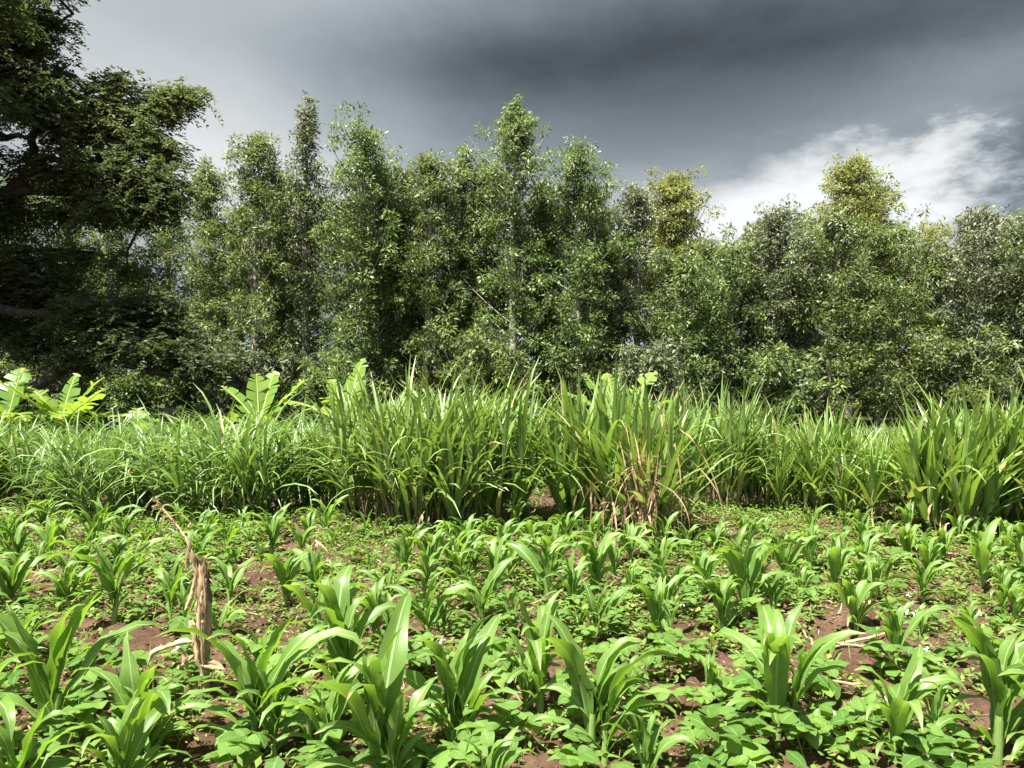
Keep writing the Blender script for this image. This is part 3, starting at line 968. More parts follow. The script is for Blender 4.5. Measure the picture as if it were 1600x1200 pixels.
GN = 'clumps of tall fodder grass along the far edge of the field'
L_ = [
    ('fine', 20, 785, 665, 'arching dark-green tall grass clump cut by the left edge'),
    ('fine', 95, 800, 668, 'arching grass clump in front of the banana plants at left'),
    ('fine', 165, 808, 660, 'dark arching grass clump with stiff upright shoots right of the left bananas'),
    ('fine', 240, 800, 655, 'fountain-shaped grass clump above the broken tassel of the dry stalk'),
    ('fine', 325, 812, 652, 'wide fountain-shaped grass clump between the left and second banana plants'),
    ('fine', 400, 812, 640, 'drooping grass clump right below the second banana plant'),
    ('fine', 462, 800, 660, 'low arching grass clump left of the big central clump'),
    ('broad', 575, 815, 605, 'left half of the big central grass clump, before a banana'),
    ('broad', 650, 826, 592, 'tall upright middle of the big central grass clump'),
    ('broad', 715, 824, 596, 'dense leafy grass clump with dark hollow at its foot'),
    ('broad', 775, 822, 598, 'grass clump with long outward shoots at the right of the central clump'),
    ('fine', 525, 800, 650, 'thin spreading grass clump leaning out left of the central clump'),
]
for i, (k, px, py, ty, lb) in enumerate(L_):
    place_clump(k, px, py, ty, lb, GN, 1.0, nth=i)
for i, px in enumerate((1215, 1245, 1330, 1395, 1445, 1560, 1640)):
    place_clump('light', px, 795 + 9 * (i % 3), 672 - 10 * (i % 2), 'light-green feathery grass clump, %s from the left of the low light grass' % ['first', 'second', 'third', 'fourth', 'fifth', 'sixth', 'seventh'][i],
                'light-green grass clumps at the right', 1.0, nth=i)
GC = 'clumps of cane-like grass along the far edge of the field'
L_ = [
    ('canes', 905, 822, 608, 'upright blue-green cane clump left of the dry-leaved clump', 1.0),
    ('canes', 955, 826, 596, 'tall fan of light cane leaves before the central banana', 1.1),
    ('canes', 1010, 842, 612, 'cane clump with a skirt of dry straw-coloured leaves', 1.1),
    ('broad', 1120, 800, 608, 'dark-green upright grass clump right of the leaning cane', .85),
    ('broad', 1180, 796, 634, 'dense grass clump with blue-green blades behind the leaning cane', .8),
    ('canes', 1290, 806, 640, 'feathery cane clump right of the low light grass', 1.0),
    ('canes', 1490, 836, 622, 'dark broad-leaved cane clump near the right edge', 1.15),
    ('canes', 1530, 830, 612, 'thick leaning canes beside the dark broad-leaved clump', 1.0),
    ('canes', 1600, 835, 604, 'cane clump cut by the right edge with long arching blades', 1.1),
    ('canes', 1690, 835, 610, 'cane clump just outside the right edge', 1.1),
    ('canes', 1790, 830, 625, 'second cane clump outside the right edge', 1.1),
    ('broad', 1890, 825, 620, 'leafy grass clump outside the right edge', 1.0),
    ('broad', -70, 800, 650, 'leafy grass clump just outside the left edge', 1.0),
    ('broad', -170, 805, 655, 'second leafy grass clump outside the left edge', 1.0),
]
for i, (k, px, py, ty, lb, wd) in enumerate(L_):
    place_clump(k, px, py, ty, lb, GC, wd, nth=i)
# rear clumps that fill the band
for i in range(72):
    px = -330 + i * 31 + rr.uniform(-18, 18)
    if 838 < px < 885: continue
    left = px < 560
    d = rr.uniform(10.2, 13.5)
    k = 'fine' if left else ('broad' if px < 850 else rr.choice(['light', 'light', 'canes', 'light']))
    ty = rr.uniform(*((642, 672) if px < 480 else (636, 660) if px < 560 else (612, 650) if px < 820 else (688, 705) if px < 900 else (628, 656) if px < 1190 else (668, 700)))
    place_clump(k, px, 0, ty, 'tall grass clump of the second rank behind the front clumps', 'tall grass clumps of the second rank', 1.0, d)


def cane_plant(px, py, ty, seed, lean_px, label, nleaf=15, stem_r=0.011, wid=1.0, fan=0.55, stemf=0.35):
    """single cane: bare jointed stalk and a fan of long leaves, each its own object"""
    rng = np.random.default_rng(seed)
    p = gp(px, py)
    H = (HZ - ty) / F * p[1] + EYE - p[2]
    lean = lean_px / F * p[1]
    root = empty('cane_plant', p, 0, label, 'cane plant', 'single canes standing before the tall grass')
    n = 12
    s = np.linspace(0, 1, n)
    pts = np.stack([lean * s, 0.05 * np.sin(s * 3), s * H * stemf - 0.03], -1)
    rad = stem_r * (1 + 0.18 * (np.arange(n) % 3 == 0))
    obj('stalk', np_mesh('stalk', [tube(pts, rad, 8, .6)], M['cane_stem']), root)
    for i in range(nleaf):
        f = i / (nleaf - 1)
        q = pts[min(n - 1, int((0.55 + 0.45 * f) * (n - 1)))]
        az = (0 if i % 2 else math.pi) + rng.normal(0, 0.75)
        e = R(40 + 48 * f ** 0.6) + rng.normal(0, .05)
        L = H * (1 - stemf) * rng.uniform(0.8, 1.1) * (0.75 + 0.35 * f)
        rb = ribbons([[0, 0, 0]], az, e, R(rng.uniform(10, 40) + 60 * (1 - f) * rng.random()) * fan * 1.5, L, 0.056 * wid, 8, 0.35, 2.0, roll=rng.uniform(-.5, .5), tint=rng.uniform(.3, .75),
                     pale=0.85 if (i < 2 and rng.random() < .5) else 0.0, rng=rng)
        obj('leaf', np_mesh('cane_leaf', [rb], M['cane']), root, q)
    return root


cane_plant(1060, 850, 606, 1, 26, 'leaning pale cane with a fan of yellow-green leaves right of the dry-leaved clump', 16, stemf=.36)
cane_plant(1367, 832, 642, 2, 0, 'single straight cane with pale bare stalk and wide feather-like fan of leaves', 18, wid=.8, stemf=.36)
cane_plant(1420, 842, 618, 3, 12, 'dark thick cane with broad folded leaves, left of the dark clump', 12, .015, 2.0, .8, .5)
cane_plant(1478, 838, 610, 4, 8, 'tall cane with broad drooping top leaves inside the dark clump', 13, .015, 1.9, 1.3, .5)
cane_plant(1285, 812, 634, 6, 4, 'pale-stalked cane with stiff upright leaves at the feathery clump', 15, stemf=.34)


def dry_skirt(px, py, n, h, seed, label, spread=.22):
    rng = np.random.default_rng(seed)
    p = gp(px, py)
    root = empty('dry_cane_leaves', p, 0, label, 'dry leaves')
    for i in range(n):
        a = rng.uniform(0, 6.28); r = spread * math.sqrt(rng.random())
        q = np.array([math.cos(a) * r, math.sin(a) * r, 0])
        w = rng.uniform(.012, .034)
        if i % 2:      # hanging strands
            z = rng.uniform(.25, .85) * h
            q[2] = z
            e, bd, L = R(rng.uniform(-20, 60)), R(rng.uniform(95, 150)), z * rng.uniform(.7, 1.15) + .1
            pw = .35
        else:          # upright dead shoots, some snapped over
            q[2] = rng.uniform(0, .25) * h
            e, bd, L = R(rng.uniform(72, 92)), R(rng.choice([8, 25, 150], p=[.4, .3, .3])), h * rng.uniform(.55, 1.0)
            pw = 3.0
        rb = ribbons([[0, 0, 0]], rng.uniform(0, 6.28), e, bd, L, w, 9, .6, pw, roll=rng.uniform(-3, 3), sweep=rng.normal(0, 1.0), tint=rng.uniform(.1, 1.0), wave=.5, wavef=3.3, rng=rng)
        obj('dry_leaf', np_mesh('dry_leaf', [rb], M['dry'], False), root, q)
    return root


dry_skirt(1008, 858, 64, 1.05, 1, 'dry straw-coloured leaves hanging round the foot of the cane clump', .12)
dry_skirt(950, 845, 20, .7, 2, 'dry withered leaves at the foot of the light cane fan')
dry_skirt(1034, 852, 26, 1.4, 3, 'tall dry brown leaves standing among the green canes', .12)
dry_skirt(590, 825, 14, .5, 4, 'thin dry leaves at the left foot of the central grass clump', .15)
dry_skirt(1480, 842, 10, .45, 5, 'few dry leaves at the foot of the dark cane clump', .2)


# ------------------------------------------------------------------ bananas
def banana_leaf(L, W, el, bend, seed, tint, ragged=0.5):
    """paddle leaf: midrib plus strips on either side separated by tears"""
    rng = np.random.default_rng(seed)
    n = 16
    s = np.linspace(0, 1, n + 1)
    ang = el - bend * s ** 1.6
    X = np.concatenate([[0], np.cumsum(np.cos((ang[1:] + ang[:-1]) / 2)) * L / n])
    Z = np.concatenate([[0], np.cumsum(np.sin((ang[1:] + ang[:-1]) / 2)) * L / n])
    wid = W / 2 * np.clip(np.sin(np.clip((s - 0.10) / 0.90, 0, 1) ** 0.85 * math.pi) ** 0.55, 0, 1)
    V, Q, UV, TI = [], [], [], []
    for sg in (1, -1):
        i = 1
        while i < n:
            j = min(n, i + rng.integers(1, 4))
            drop = rng.uniform(-.10, .60) * ragged
            for k in range(i, j):
                for (kk, e) in ((k, 0), (k + 1, 0)):
                    pass
            b0 = len(V)
            gap = 0.28 * L / n if rng.random() < ragged else 0
            for k in range(i, j + 1):
                sh = gap if k == i else (-gap if k == j else 0)
                nx, nz = -math.sin(ang[k]), math.cos(ang[k])
                for c in (0, .5, 1.0):
                    w = wid[k] * c
                    up = 0.30 * w - drop * w * c
                    V.append((X[k] + (sh * c + 0.35 * w) * math.cos(ang[k]) * 1.0 + nx * up, sg * w * .93, Z[k] + (sh * c + .35 * w) * math.sin(ang[k]) + nz * up))
                    UV.append((.5 + sg * .5 * c, s[k])); TI.append(tint + rng.normal(0, .06))
            m_ = j - i
            for k in range(m_):
                for c in range(2):
                    a = b0 + k * 3 + c
                    Q.append((a, a + 1, a + 4, a + 3) if sg > 0 else (a, a + 3, a + 4, a + 1))
            i = j
    blade = dict(V=np.array(V), Q=np.array(Q), uv=np.array(UV), tint=np.clip(np.array(TI), 0, 1))
    rib = tube(np.stack([X, 0 * X, Z - 0.004], -1), np.linspace(0.022, 0.004, n + 1) * L ** .5, 5, .6)
    return np_mesh('banana_leaf', [blade], M['banana']), np_mesh('banana_midrib', [rib], M['banana_rib'])


def banana(px, d, topy, seed, label, leaves=None, n=7, Ls=1.35):
    rng = np.random.default_rng(seed)
    x = (px - 800) / F * d
    p = np.array([x, d, float(gz(x, d))])
    H = (HZ - topy - 11) / F * d + EYE - p[2]
    root = empty('banana_plant', p, 0, label, 'banana plant', 'banana plants behind the tall grass')
    sh = H * 0.52
    pts = np.stack([0 * np.arange(6), 0 * np.arange(6), np.linspace(-.05, sh, 6)], -1)
    obj('stem', np_mesh('banana_stem', [tube(pts, np.linspace(.11, .06, 6), 9, .5)], M['banana_stem']), root)
    lv = leaves or [(rng.uniform(0, 360), rng.uniform(35, 82), rng.uniform(20, 80), rng.uniform(.8, 1.1)) for _ in range(n)]
    for k, (az, el, bd, ls) in enumerate(lv):
        a, b_ = banana_leaf(H * .56 * Ls * ls / 1.2, 0.42 * ls, R(el), R(bd), seed * 31 + k, rng.uniform(.2, .8), 1.0)
        o = obj('leaf', a, root, (0, 0, sh - .04), (0, 0, R(az)))
        obj('midrib', b_, o)
    return root


banana(95, 12.6, 584, 1, 'yellow-green banana plant with broad upright leaves near the left edge',
       [(20, 62, 25, 1.1), (-15, 42, 15, 1.15), (75, 78, 20, 1.0), (165, 60, 50, 1.1), (200, 30, 50, 1.1), (250, 68, 70, .9), (300, 40, 70, .9), (140, 40, 80, 1.0), (-40, 30, 20, 1.2), (220, 50, 20, 1.2), (185, 15, 30, 1.1), (-5, 20, 25, 1.2)])
banana(10, 12.4, 583, 2, 'banana plant cut by the left edge, leaves against the dark limb',
       [(100, 75, 40, 1.2), (20, 20, 40, 1.1), (-10, 5, 30, 1.1), (190, 50, 60, 1.1), (250, 60, 80, 1.0), (320, 40, 80, 1.0), (60, 80, 10, 1.0)])
banana(405, 12.8, 586, 3, 'banana plant with leaves in a V above the grass, left of centre',
       [(25, 50, 12, 1.2), (68, 72, 12, 1.1), (120, 78, 10, 1.0), (165, 52, 25, 1.1), (200, 25, 80, .9), (300, 40, 80, .8), (-20, 10, 40, .8)])
banana(352, 13.6, 632, 4, 'small banana plant with a torn leaf left of the V-leaved banana', None, 6, 1.2)
banana(215, 13.6, 628, 8, 'small banana plant half sunk in grass right of the left bananas', None, 5, 1.2)
banana(540, 12.6, 578, 5, 'banana plant reaching out sideways left of the central grass clump',
       [(165, 28, 22, 1.25), (60, 74, 12, 1.2), (125, 62, 30, 1.0), (20, 35, 40, 1.1), (250, 60, 70, .9), (300, 40, 90, .9)])
banana(965, 12.2, 582, 6, 'banana plant rising behind the light cane fan at centre',
       [(20, 58, 15, 1.2), (150, 62, 15, 1.1), (110, 72, 12, 1.0), (175, 45, 30, 1.1), (-10, 40, 40, 1.1), (270, 60, 60, .9)])

# ------------------------------------------------------------------ maize
BARE = [(110, 1010, 75, 35), (215, 1015, 60, 30), (240, 1080, 55, 22), (620, 985, 50, 25), (720, 1040, 40, 18), (1330, 1015, 75, 32), (1340, 960, 40, 25), (1560, 925, 45, 25), (1210, 890, 25, 15), (1450, 925, 25, 15),
        (330, 1165, 40, 25), (900, 870, 30, 12), (410, 915, 30, 14), (870, 1045, 45, 22), (1100, 1090, 40, 20), (640, 865, 40, 14), (1060, 1010, 30, 25)]


def is_bare(px, py):
    return any(((px - a) / c) ** 2 + ((py - b) / d) ** 2 < 1 for a, b, c, d in BARE)


def maize_leaf_protos():
    rng = np.random.default_rng(21)
    out = {'up': [], 'arch': [], 'low': []}
    spec = {'up': (76, 88, 20, 140, 3.2), 'arch': (62, 80, 70, 160, 2.8), 'low': (44, 66, 70, 140, 2.1)}
    for k, (e0, e1, b0, b1, pw) in spec.items():
        for i in range(9):
            w = {'up': .155, 'arch': .135, 'low': .115}[k] * rng.uniform(.85, 1.15)
            rb = ribbons([[0, 0, 0]], 0, R(rng.uniform(e0, e1)), R(rng.uniform(b0, b1)), 1.0, w, 9, rng.uniform(.25, .5), pw, roll=rng.normal(0, .55), sweep=rng.normal(0, .35), across=5,
                         prof=prof_maize, wave=.34, wavef=2.9, tint=.5, rng=rng)
            out[k].append(np_mesh('maize_leaf', [rb], M['maize']))
    return out


ML = maize_leaf_protos()


def maize_stem_mesh():
    s = np.linspace(0, 1, 7)
    pts = np.stack([0 * s, 0 * s, s - .06], -1)
    return np_mesh('maize_stem', [tube(pts, .034 * (1 - .35 * s) * (1 + .15 * (np.arange(7) % 2)), 9, .5)], M['maize_stem'])


MS = maize_stem_mesh()
# x, y of the foot and row of the highest leaf, read off the photo; last: azimuth of the leaf plane (degrees, 0 = across the view)
MZ = [
    (77, 1177, 947, 10), (213, 1200, 1030, -20), (397, 1197, 985, 15), (512, 1200, 1058, 40), (588, 1262, 1000, 70), (706, 1188, 985, 10), (844, 1120, 940, 60), (924, 1202, 990, 20),
    (983, 1130, 1028, 30), (1110, 1113, 1022, 70), (1216, 1165, 955, 50), (1402, 1200, 1040, 5), (1563, 1197, 962, 15), (524, 1085, 905, 75), (405, 1067, 975, 5), (25, 1067, 955, 20),
    (1028, 1013, 905, 60), (931, 1013, 925, 0), (751, 997, 898, 20), (667, 1013, 900, 10), (584, 993, 915, 60), (606, 957, 888, 20), (859, 943, 848, 20), (929, 933, 835, 30), (772, 933, 845, 50),
    (677, 890, 832, 60), (577, 910, 868, 10), (1034, 910, 842, 10), (105, 963, 888, 20), (175, 983, 858, 15), (265, 986, 898, 0), (357, 950, 878, 10), (444, 946, 868, 45), (143, 870, 795, 10),
    (57, 897, 848, 20), (353, 873, 812, 10), (405, 893, 852, 50), (424, 853, 798, 20), (247, 867, 812, 15), (294, 890, 832, 45), (497, 1000, 900, 30), (213, 912, 866, 10), (520, 868, 822, 10),
    (8, 870, 800, 30), (1166, 980, 848, 15), (1129, 1000, 905, 20), (1096, 947, 868, 25), (1253, 940, 888, 10), (1306, 923, 848, 60), (1340, 997, 905, 20), (1370, 947, 880, 60),
    (1403, 1047, 942, 30), (1441, 1007, 945, 15), (1445, 947, 876, 0), (1350, 893, 832, 40), (1420, 877, 822, 60), (1446, 863, 828, 10), (1475, 880, 826, 40), (1538, 917, 832, 20),
    (1567, 932, 888, 30), (1600, 905, 843, 0), (1300, 1047, 985, 30), (1226, 868, 826, 10), (1323, 842, 800, 10), (1517, 1000, 962, 20), (1210, 975, 900, 10), (1590, 1090, 1000, 15),
    (1465, 1160, 1065, 0), (110, 1075, 1000, 40), (795, 905, 845, 10), (640, 872, 822, 30), (715, 862, 818, 0), (830, 872, 818, 20), (885, 858, 806, 30), (985, 880, 818, 40), (1075, 880, 825, 10),
    (1120, 872, 822, 40), (1170, 860, 815, 0), (1270, 862, 818, 20), (1190, 905, 850, 30), (545, 852, 812, 0), (470, 880, 828, 15), (330, 845, 800, 0), (190, 850, 803, 20), (100, 852, 805, 40),
    (30, 935, 862, 20), (480, 850, 805, 60), (600, 848, 808, 20), (760, 850, 810, 45), (920, 862, 812, 10), (960, 905, 845, 60), (1385, 855, 812, 20), (1500, 855, 806, 10), (1570, 862, 815, 40),
    (1040, 866, 812, 0), (870, 1010, 950, 50), (800, 1000, 940, 0), (340, 1010, 945, 30), (1650, 1100, 960, 10), (1680, 980, 870, 30), (-60, 1100, 960, 10), (-50, 960, 870, 10), (1660, 1220, 1000, 0), (-40, 1230, 1010, 10),
]


def more_maize():
    rng = np.random.default_rng(66)
    n0 = 0
    for _ in range(4000):
        if n0 >= 108: break
        py = HZ + F * EYE / rng.uniform(4.6, 7.7)
        px = rng.uniform(-230, 1830)
        w = py - HZ
        if any(((px - q[0]) / (w * .11)) ** 2 + ((py - q[1]) / (w * .05)) ** 2 < 1 for q in MZ): continue
        if is_bare(px, py): continue
        if py > 930 and rng.random() < .6: continue
        MZ.append((int(px), int(py), int(py - w * rng.uniform(.14, .24)), int(rng.uniform(-20, 60))))
        n0 += 1


def maize(px, py, ty, plane, seed, label):
    rng = np.random.default_rng(seed)
    p = gp(px, py)
    H = (HZ - ty) / F * p[1] + EYE - p[2]
    H = max(H, .22) * (1.08 if py > 1000 else 1.16)
    root = empty('maize_plant', p, R(plane) + rng.normal(0, .1), label, 'maize plant', 'young maize plants in rows')
    small = H < .32
    n = int(rng.integers(7, 9)) if small else int(rng.integers(9, 13))
    sh = H * rng.uniform(.34, .42)
    obj('stem', MS, root, (0, 0, 0), (rng.normal(0, .05), rng.normal(0, .06), 0), (H * 0.95, H * 0.95, sh))
    side = 0 if rng.random() < .5 else math.pi
    for i in range(n):
        f = i / (n - 1)
        z = sh * (0.18 + 0.80 * f)
        az = side + (math.pi if i % 2 else 0) + rng.normal(0, .33)
        if f < .25: kd, L = 'low', H * rng.uniform(.52, .74)
        elif f < .48: kd, L = 'arch', H * rng.uniform(.88, 1.20)
        else: kd, L = ('up' if rng.random() < .8 else 'arch'), H * (rng.uniform(.64, .76) if f > .9 else rng.uniform(.66, .84))
        o = obj('leaf', ML[kd][rng.integers(9)], root, (math.cos(az) * .012 * H, math.sin(az) * .012 * H, z), (rng.normal(0, .05), rng.normal(0, .05), az))
        wf = rng.uniform(.95, 1.2)
        o.scale = (L, L * wf, L)
    return root


ORD = ['first', 'second', 'third', 'fourth', 'fifth', 'sixth', 'seventh', 'eighth', 'ninth', 'tenth', 'eleventh', 'twelfth', 'thirteenth', 'fourteenth', 'fifteenth', 'sixteenth',
       'seventeenth', 'eighteenth', 'nineteenth', 'twentieth', 'twenty-first', 'twenty-second', 'twenty-third', 'twenty-fourth', 'twenty-fifth', 'twenty-sixth', 'twenty-seventh']
ORD += ['twenty-eighth', 'twenty-ninth', 'thirtieth'] + ['thirty-' + w for w in ORD[:9]] + ['fortieth'] + ['forty-' + w for w in ORD[:9]]
BANDS = [(1150, 1400, 'nearest'), (1040, 1150, 'second'), (985, 1040, 'third'), (940, 985, 'fourth'), (905, 940, 'fifth'), (880, 905, 'sixth'), (862, 880, 'seventh'), (848, 862, 'eighth'), (0, 848, 'farthest')]


def maize_labels():
    lab = {}
    for (a, b, nm) in BANDS:
        row = sorted([i for i, q in enumerate(MZ) if a <= q[1] < b and 0 <= q[0] <= 1600], key=lambda i: MZ[i][0])
        for k, i in enumerate(row):
            h = (MZ[i][1] - MZ[i][2]) / (MZ[i][1] - HZ)
            sz = 'tall broad-leaved' if h > .36 else ('mid-sized' if h > .24 else 'small')
            lab[i] = '%s young maize plant, %s from the left in the %s row' % (sz, ORD[k], nm)
    seen = {}
    for i in range(len(MZ)):
        if i in lab: continue
        key = ('left' if MZ[i][0] < 0 else 'right', [nm for a, b, nm in BANDS if a <= MZ[i][1] < b][0])
        seen[key] = seen.get(key, -1) + 1
        lab[i] = '%s maize plant just beyond the %s edge of the photo, in the %s row' % (ORD[seen[key]], key[0], key[1])
    return lab


_rc = np.random.default_rng(4)
for q in list(MZ[:32]):
    if q[1] > 960 and _rc.random() < .55:      # two seeds came up in one hole
        MZ.append((q[0] + int(_rc.choice([-1, 1]) * _rc.uniform(14, 32)), q[1] + int(_rc.uniform(-9, 9)), int(q[2] + _rc.uniform(.12, .35) * (q[1] - q[2])), int(_rc.uniform(-40, 60))))
MZ += [(185, 1262, 1105, 60), (20, 1290, 1120, 20), (1010, 1275, 1120, 10), (760, 1290, 1150, 30)]
more_maize()
LAB = maize_labels()
for i, q in enumerate(MZ):
    maize(*q, 500 + i, LAB[i])


# ------------------------------------------------------------------ beans
def bean_leaf_mesh(seed, size=1.0):
    rng = np.random.default_rng(seed)
    pe = R(rng.uniform(35, 75))
    pl = rng.uniform(.06, .13)
    tip = np.array([math.cos(pe) * pl, 0, math.sin(pe) * pl])
    ch = [rods([[0, 0, 0]], [tip], .0022, .0016, 3, .7)]
    dr = rng.uniform(-.25, .35)
    for (a, off, l) in ((0, .018, .105), (1.35, 0, .095), (-1.35, 0, .095)):
        a2 = a + rng.normal(0, .12)
        ch.append(ribbons([tip + np.array([off, 0, .002])], a2, dr + rng.normal(0, .15), R(rng.uniform(10, 55)), l * size, .080 * size * rng.uniform(.9, 1.1), 6, rng.uniform(-.35, .25), 1.3,
                          roll=rng.normal(0, .3), across=5, prof=prof_bean, wave=.07, wavef=1.5, tint=np.clip(rng.normal(.5, .1), 0, 1), rng=rng))
    return np_mesh('bean_leaf', ch, M['bean'])


BLF = [bean_leaf_mesh(i) for i in range(12)]
BST = np_mesh('bean_stem', [tube(np.array([[0, 0, -.02], [.005, .003, .06], [0, .01, .13], [.01, 0, .2]]), [.004, .0035, .003, .002], 5, .5)], M['maize_stem'])
_r = np.random.default_rng(8)
BFL = np_mesh('bean_flower', [clump_leaves(np.array([[0, 0, 0], [.008, .004, .02]])[:1], np.array([.008]), 7, _r, .02, .014, 0, ti0=np.array([.5]))], M['white'])

def to_px(x, y):
    return 800 + F * x / y, HZ + F * EYE / y


def place_beans():
    rng = np.random.default_rng(9)
    pts = []
    tries = 0
    while len(pts) < 520 and tries < 30000:
        tries += 1
        d = math.sqrt(rng.uniform(2.75 ** 2, 7.9 ** 2))
        x = rng.uniform(-.80, .80) * (d + 2.2)
        px, py = to_px(x, d)
        if is_bare(px, py) or py < 838: continue
        # rows run across the field, thinner to the left and far
        pr = .9 if py > 1050 else .55
        if px < 330 and py > 900: pr *= .75
        if fbm(np.array(x * .9 + 3), np.array(d * .9 + 8), 2) < -.10: pr *= .35
        if rng.random() > pr: continue
        if any((x - a) ** 2 + (d - b) ** 2 < .155 ** 2 for a, b in pts): continue
        pts.append((x, d))
    vis = [q for q in pts if -20 < to_px(*q)[0] < 1620 and to_px(*q)[1] < 1260]
    vis.sort(key=lambda q: q[1])
    rest = [q for q in pts if q not in vis] + vis[300:]
    vis = vis[:300]
    mz = [(gp(q[0], q[1])[:2], i) for i, q in enumerate(MZ) if 0 <= q[0] <= 1600]
    taken = set()
    for k, (x, d) in enumerate(vis):
        r2 = np.random.default_rng(4000 + k)
        lb = None
        (mp_, mi) = min(mz, key=lambda e: (e[0][0] - x) ** 2 + (e[0][1] - d) ** 2)
        ux, uy = x - mp_[0], d - mp_[1]
        sidew = ('right of' if ux > 0 else 'left of') if abs(ux) > abs(uy) else ('behind' if uy > 0 else 'before')
        lb = 'bean plant %s the maize plant %s' % (sidew, LAB[mi].split('plant, ')[1].replace('from the left in the', 'from left in'))
        if lb in taken: lb = None
        else: taken.add(lb)
        root = empty('bean_plant', (x, d, float(gz(x, d))), r2.uniform(0, 6.28), lb or 'low bean plant with three-part heart-shaped leaves growing between maize plants', 'bean plant', 'bean plants sown between the maize')
        sc = r2.uniform(.48, .72) * (1.35 if to_px(x, d)[1] > 1060 else 1.0)
        if d > 6: sc *= 1.0
        obj('stem', BST, root, (0, 0, 0), (r2.normal(0, .2), r2.normal(0, .2), 0), sc * .8)
        for i in range(int(r2.integers(7, 12)) if d < 5.5 else int(r2.integers(5, 8))):
            hz_ = r2.uniform(.02, .15) * sc
            o = obj('leaf', BLF[r2.integers(12)], root, (r2.normal(0, .02), r2.normal(0, .02), hz_), (r2.normal(0, .15), r2.normal(0, .15), i * 2.4 + r2.normal(0, .4)), float(sc * r2.uniform(.65, 1.15)))
        if d < 5.2 and r2.random() < .10:
            for i in range(2):
                obj('flower', BFL, root, (r2.normal(0, .06), r2.normal(0, .06), r2.uniform(.12, .22) * sc))
    # what is left over of the beans, too many to pick apart: one mesh of loose leaves
    ch = []
    for (x, d) in rest:
        z = float(gz(x, d))
        n = 14
        B = np.stack([x + rng.normal(0, .09, n), d + rng.normal(0, .09, n), z + rng.uniform(.04, .2, n)], -1)
        ch.append(ribbons(B, rng.uniform(0, 6.28, n), rng.normal(0, .3, n), R(40), .1, .08, 4, -.1, 1.3, across=3, prof=prof_bean, tint=rng.uniform(.2, .8, n)))
    o = obj('bean_leaves', np_mesh('bean_leaves', ch, M['bean']))
    tag(o, 'bean foliage at the far and outer parts of the field', 'bean leaves', kind='stuff')


place_beans()


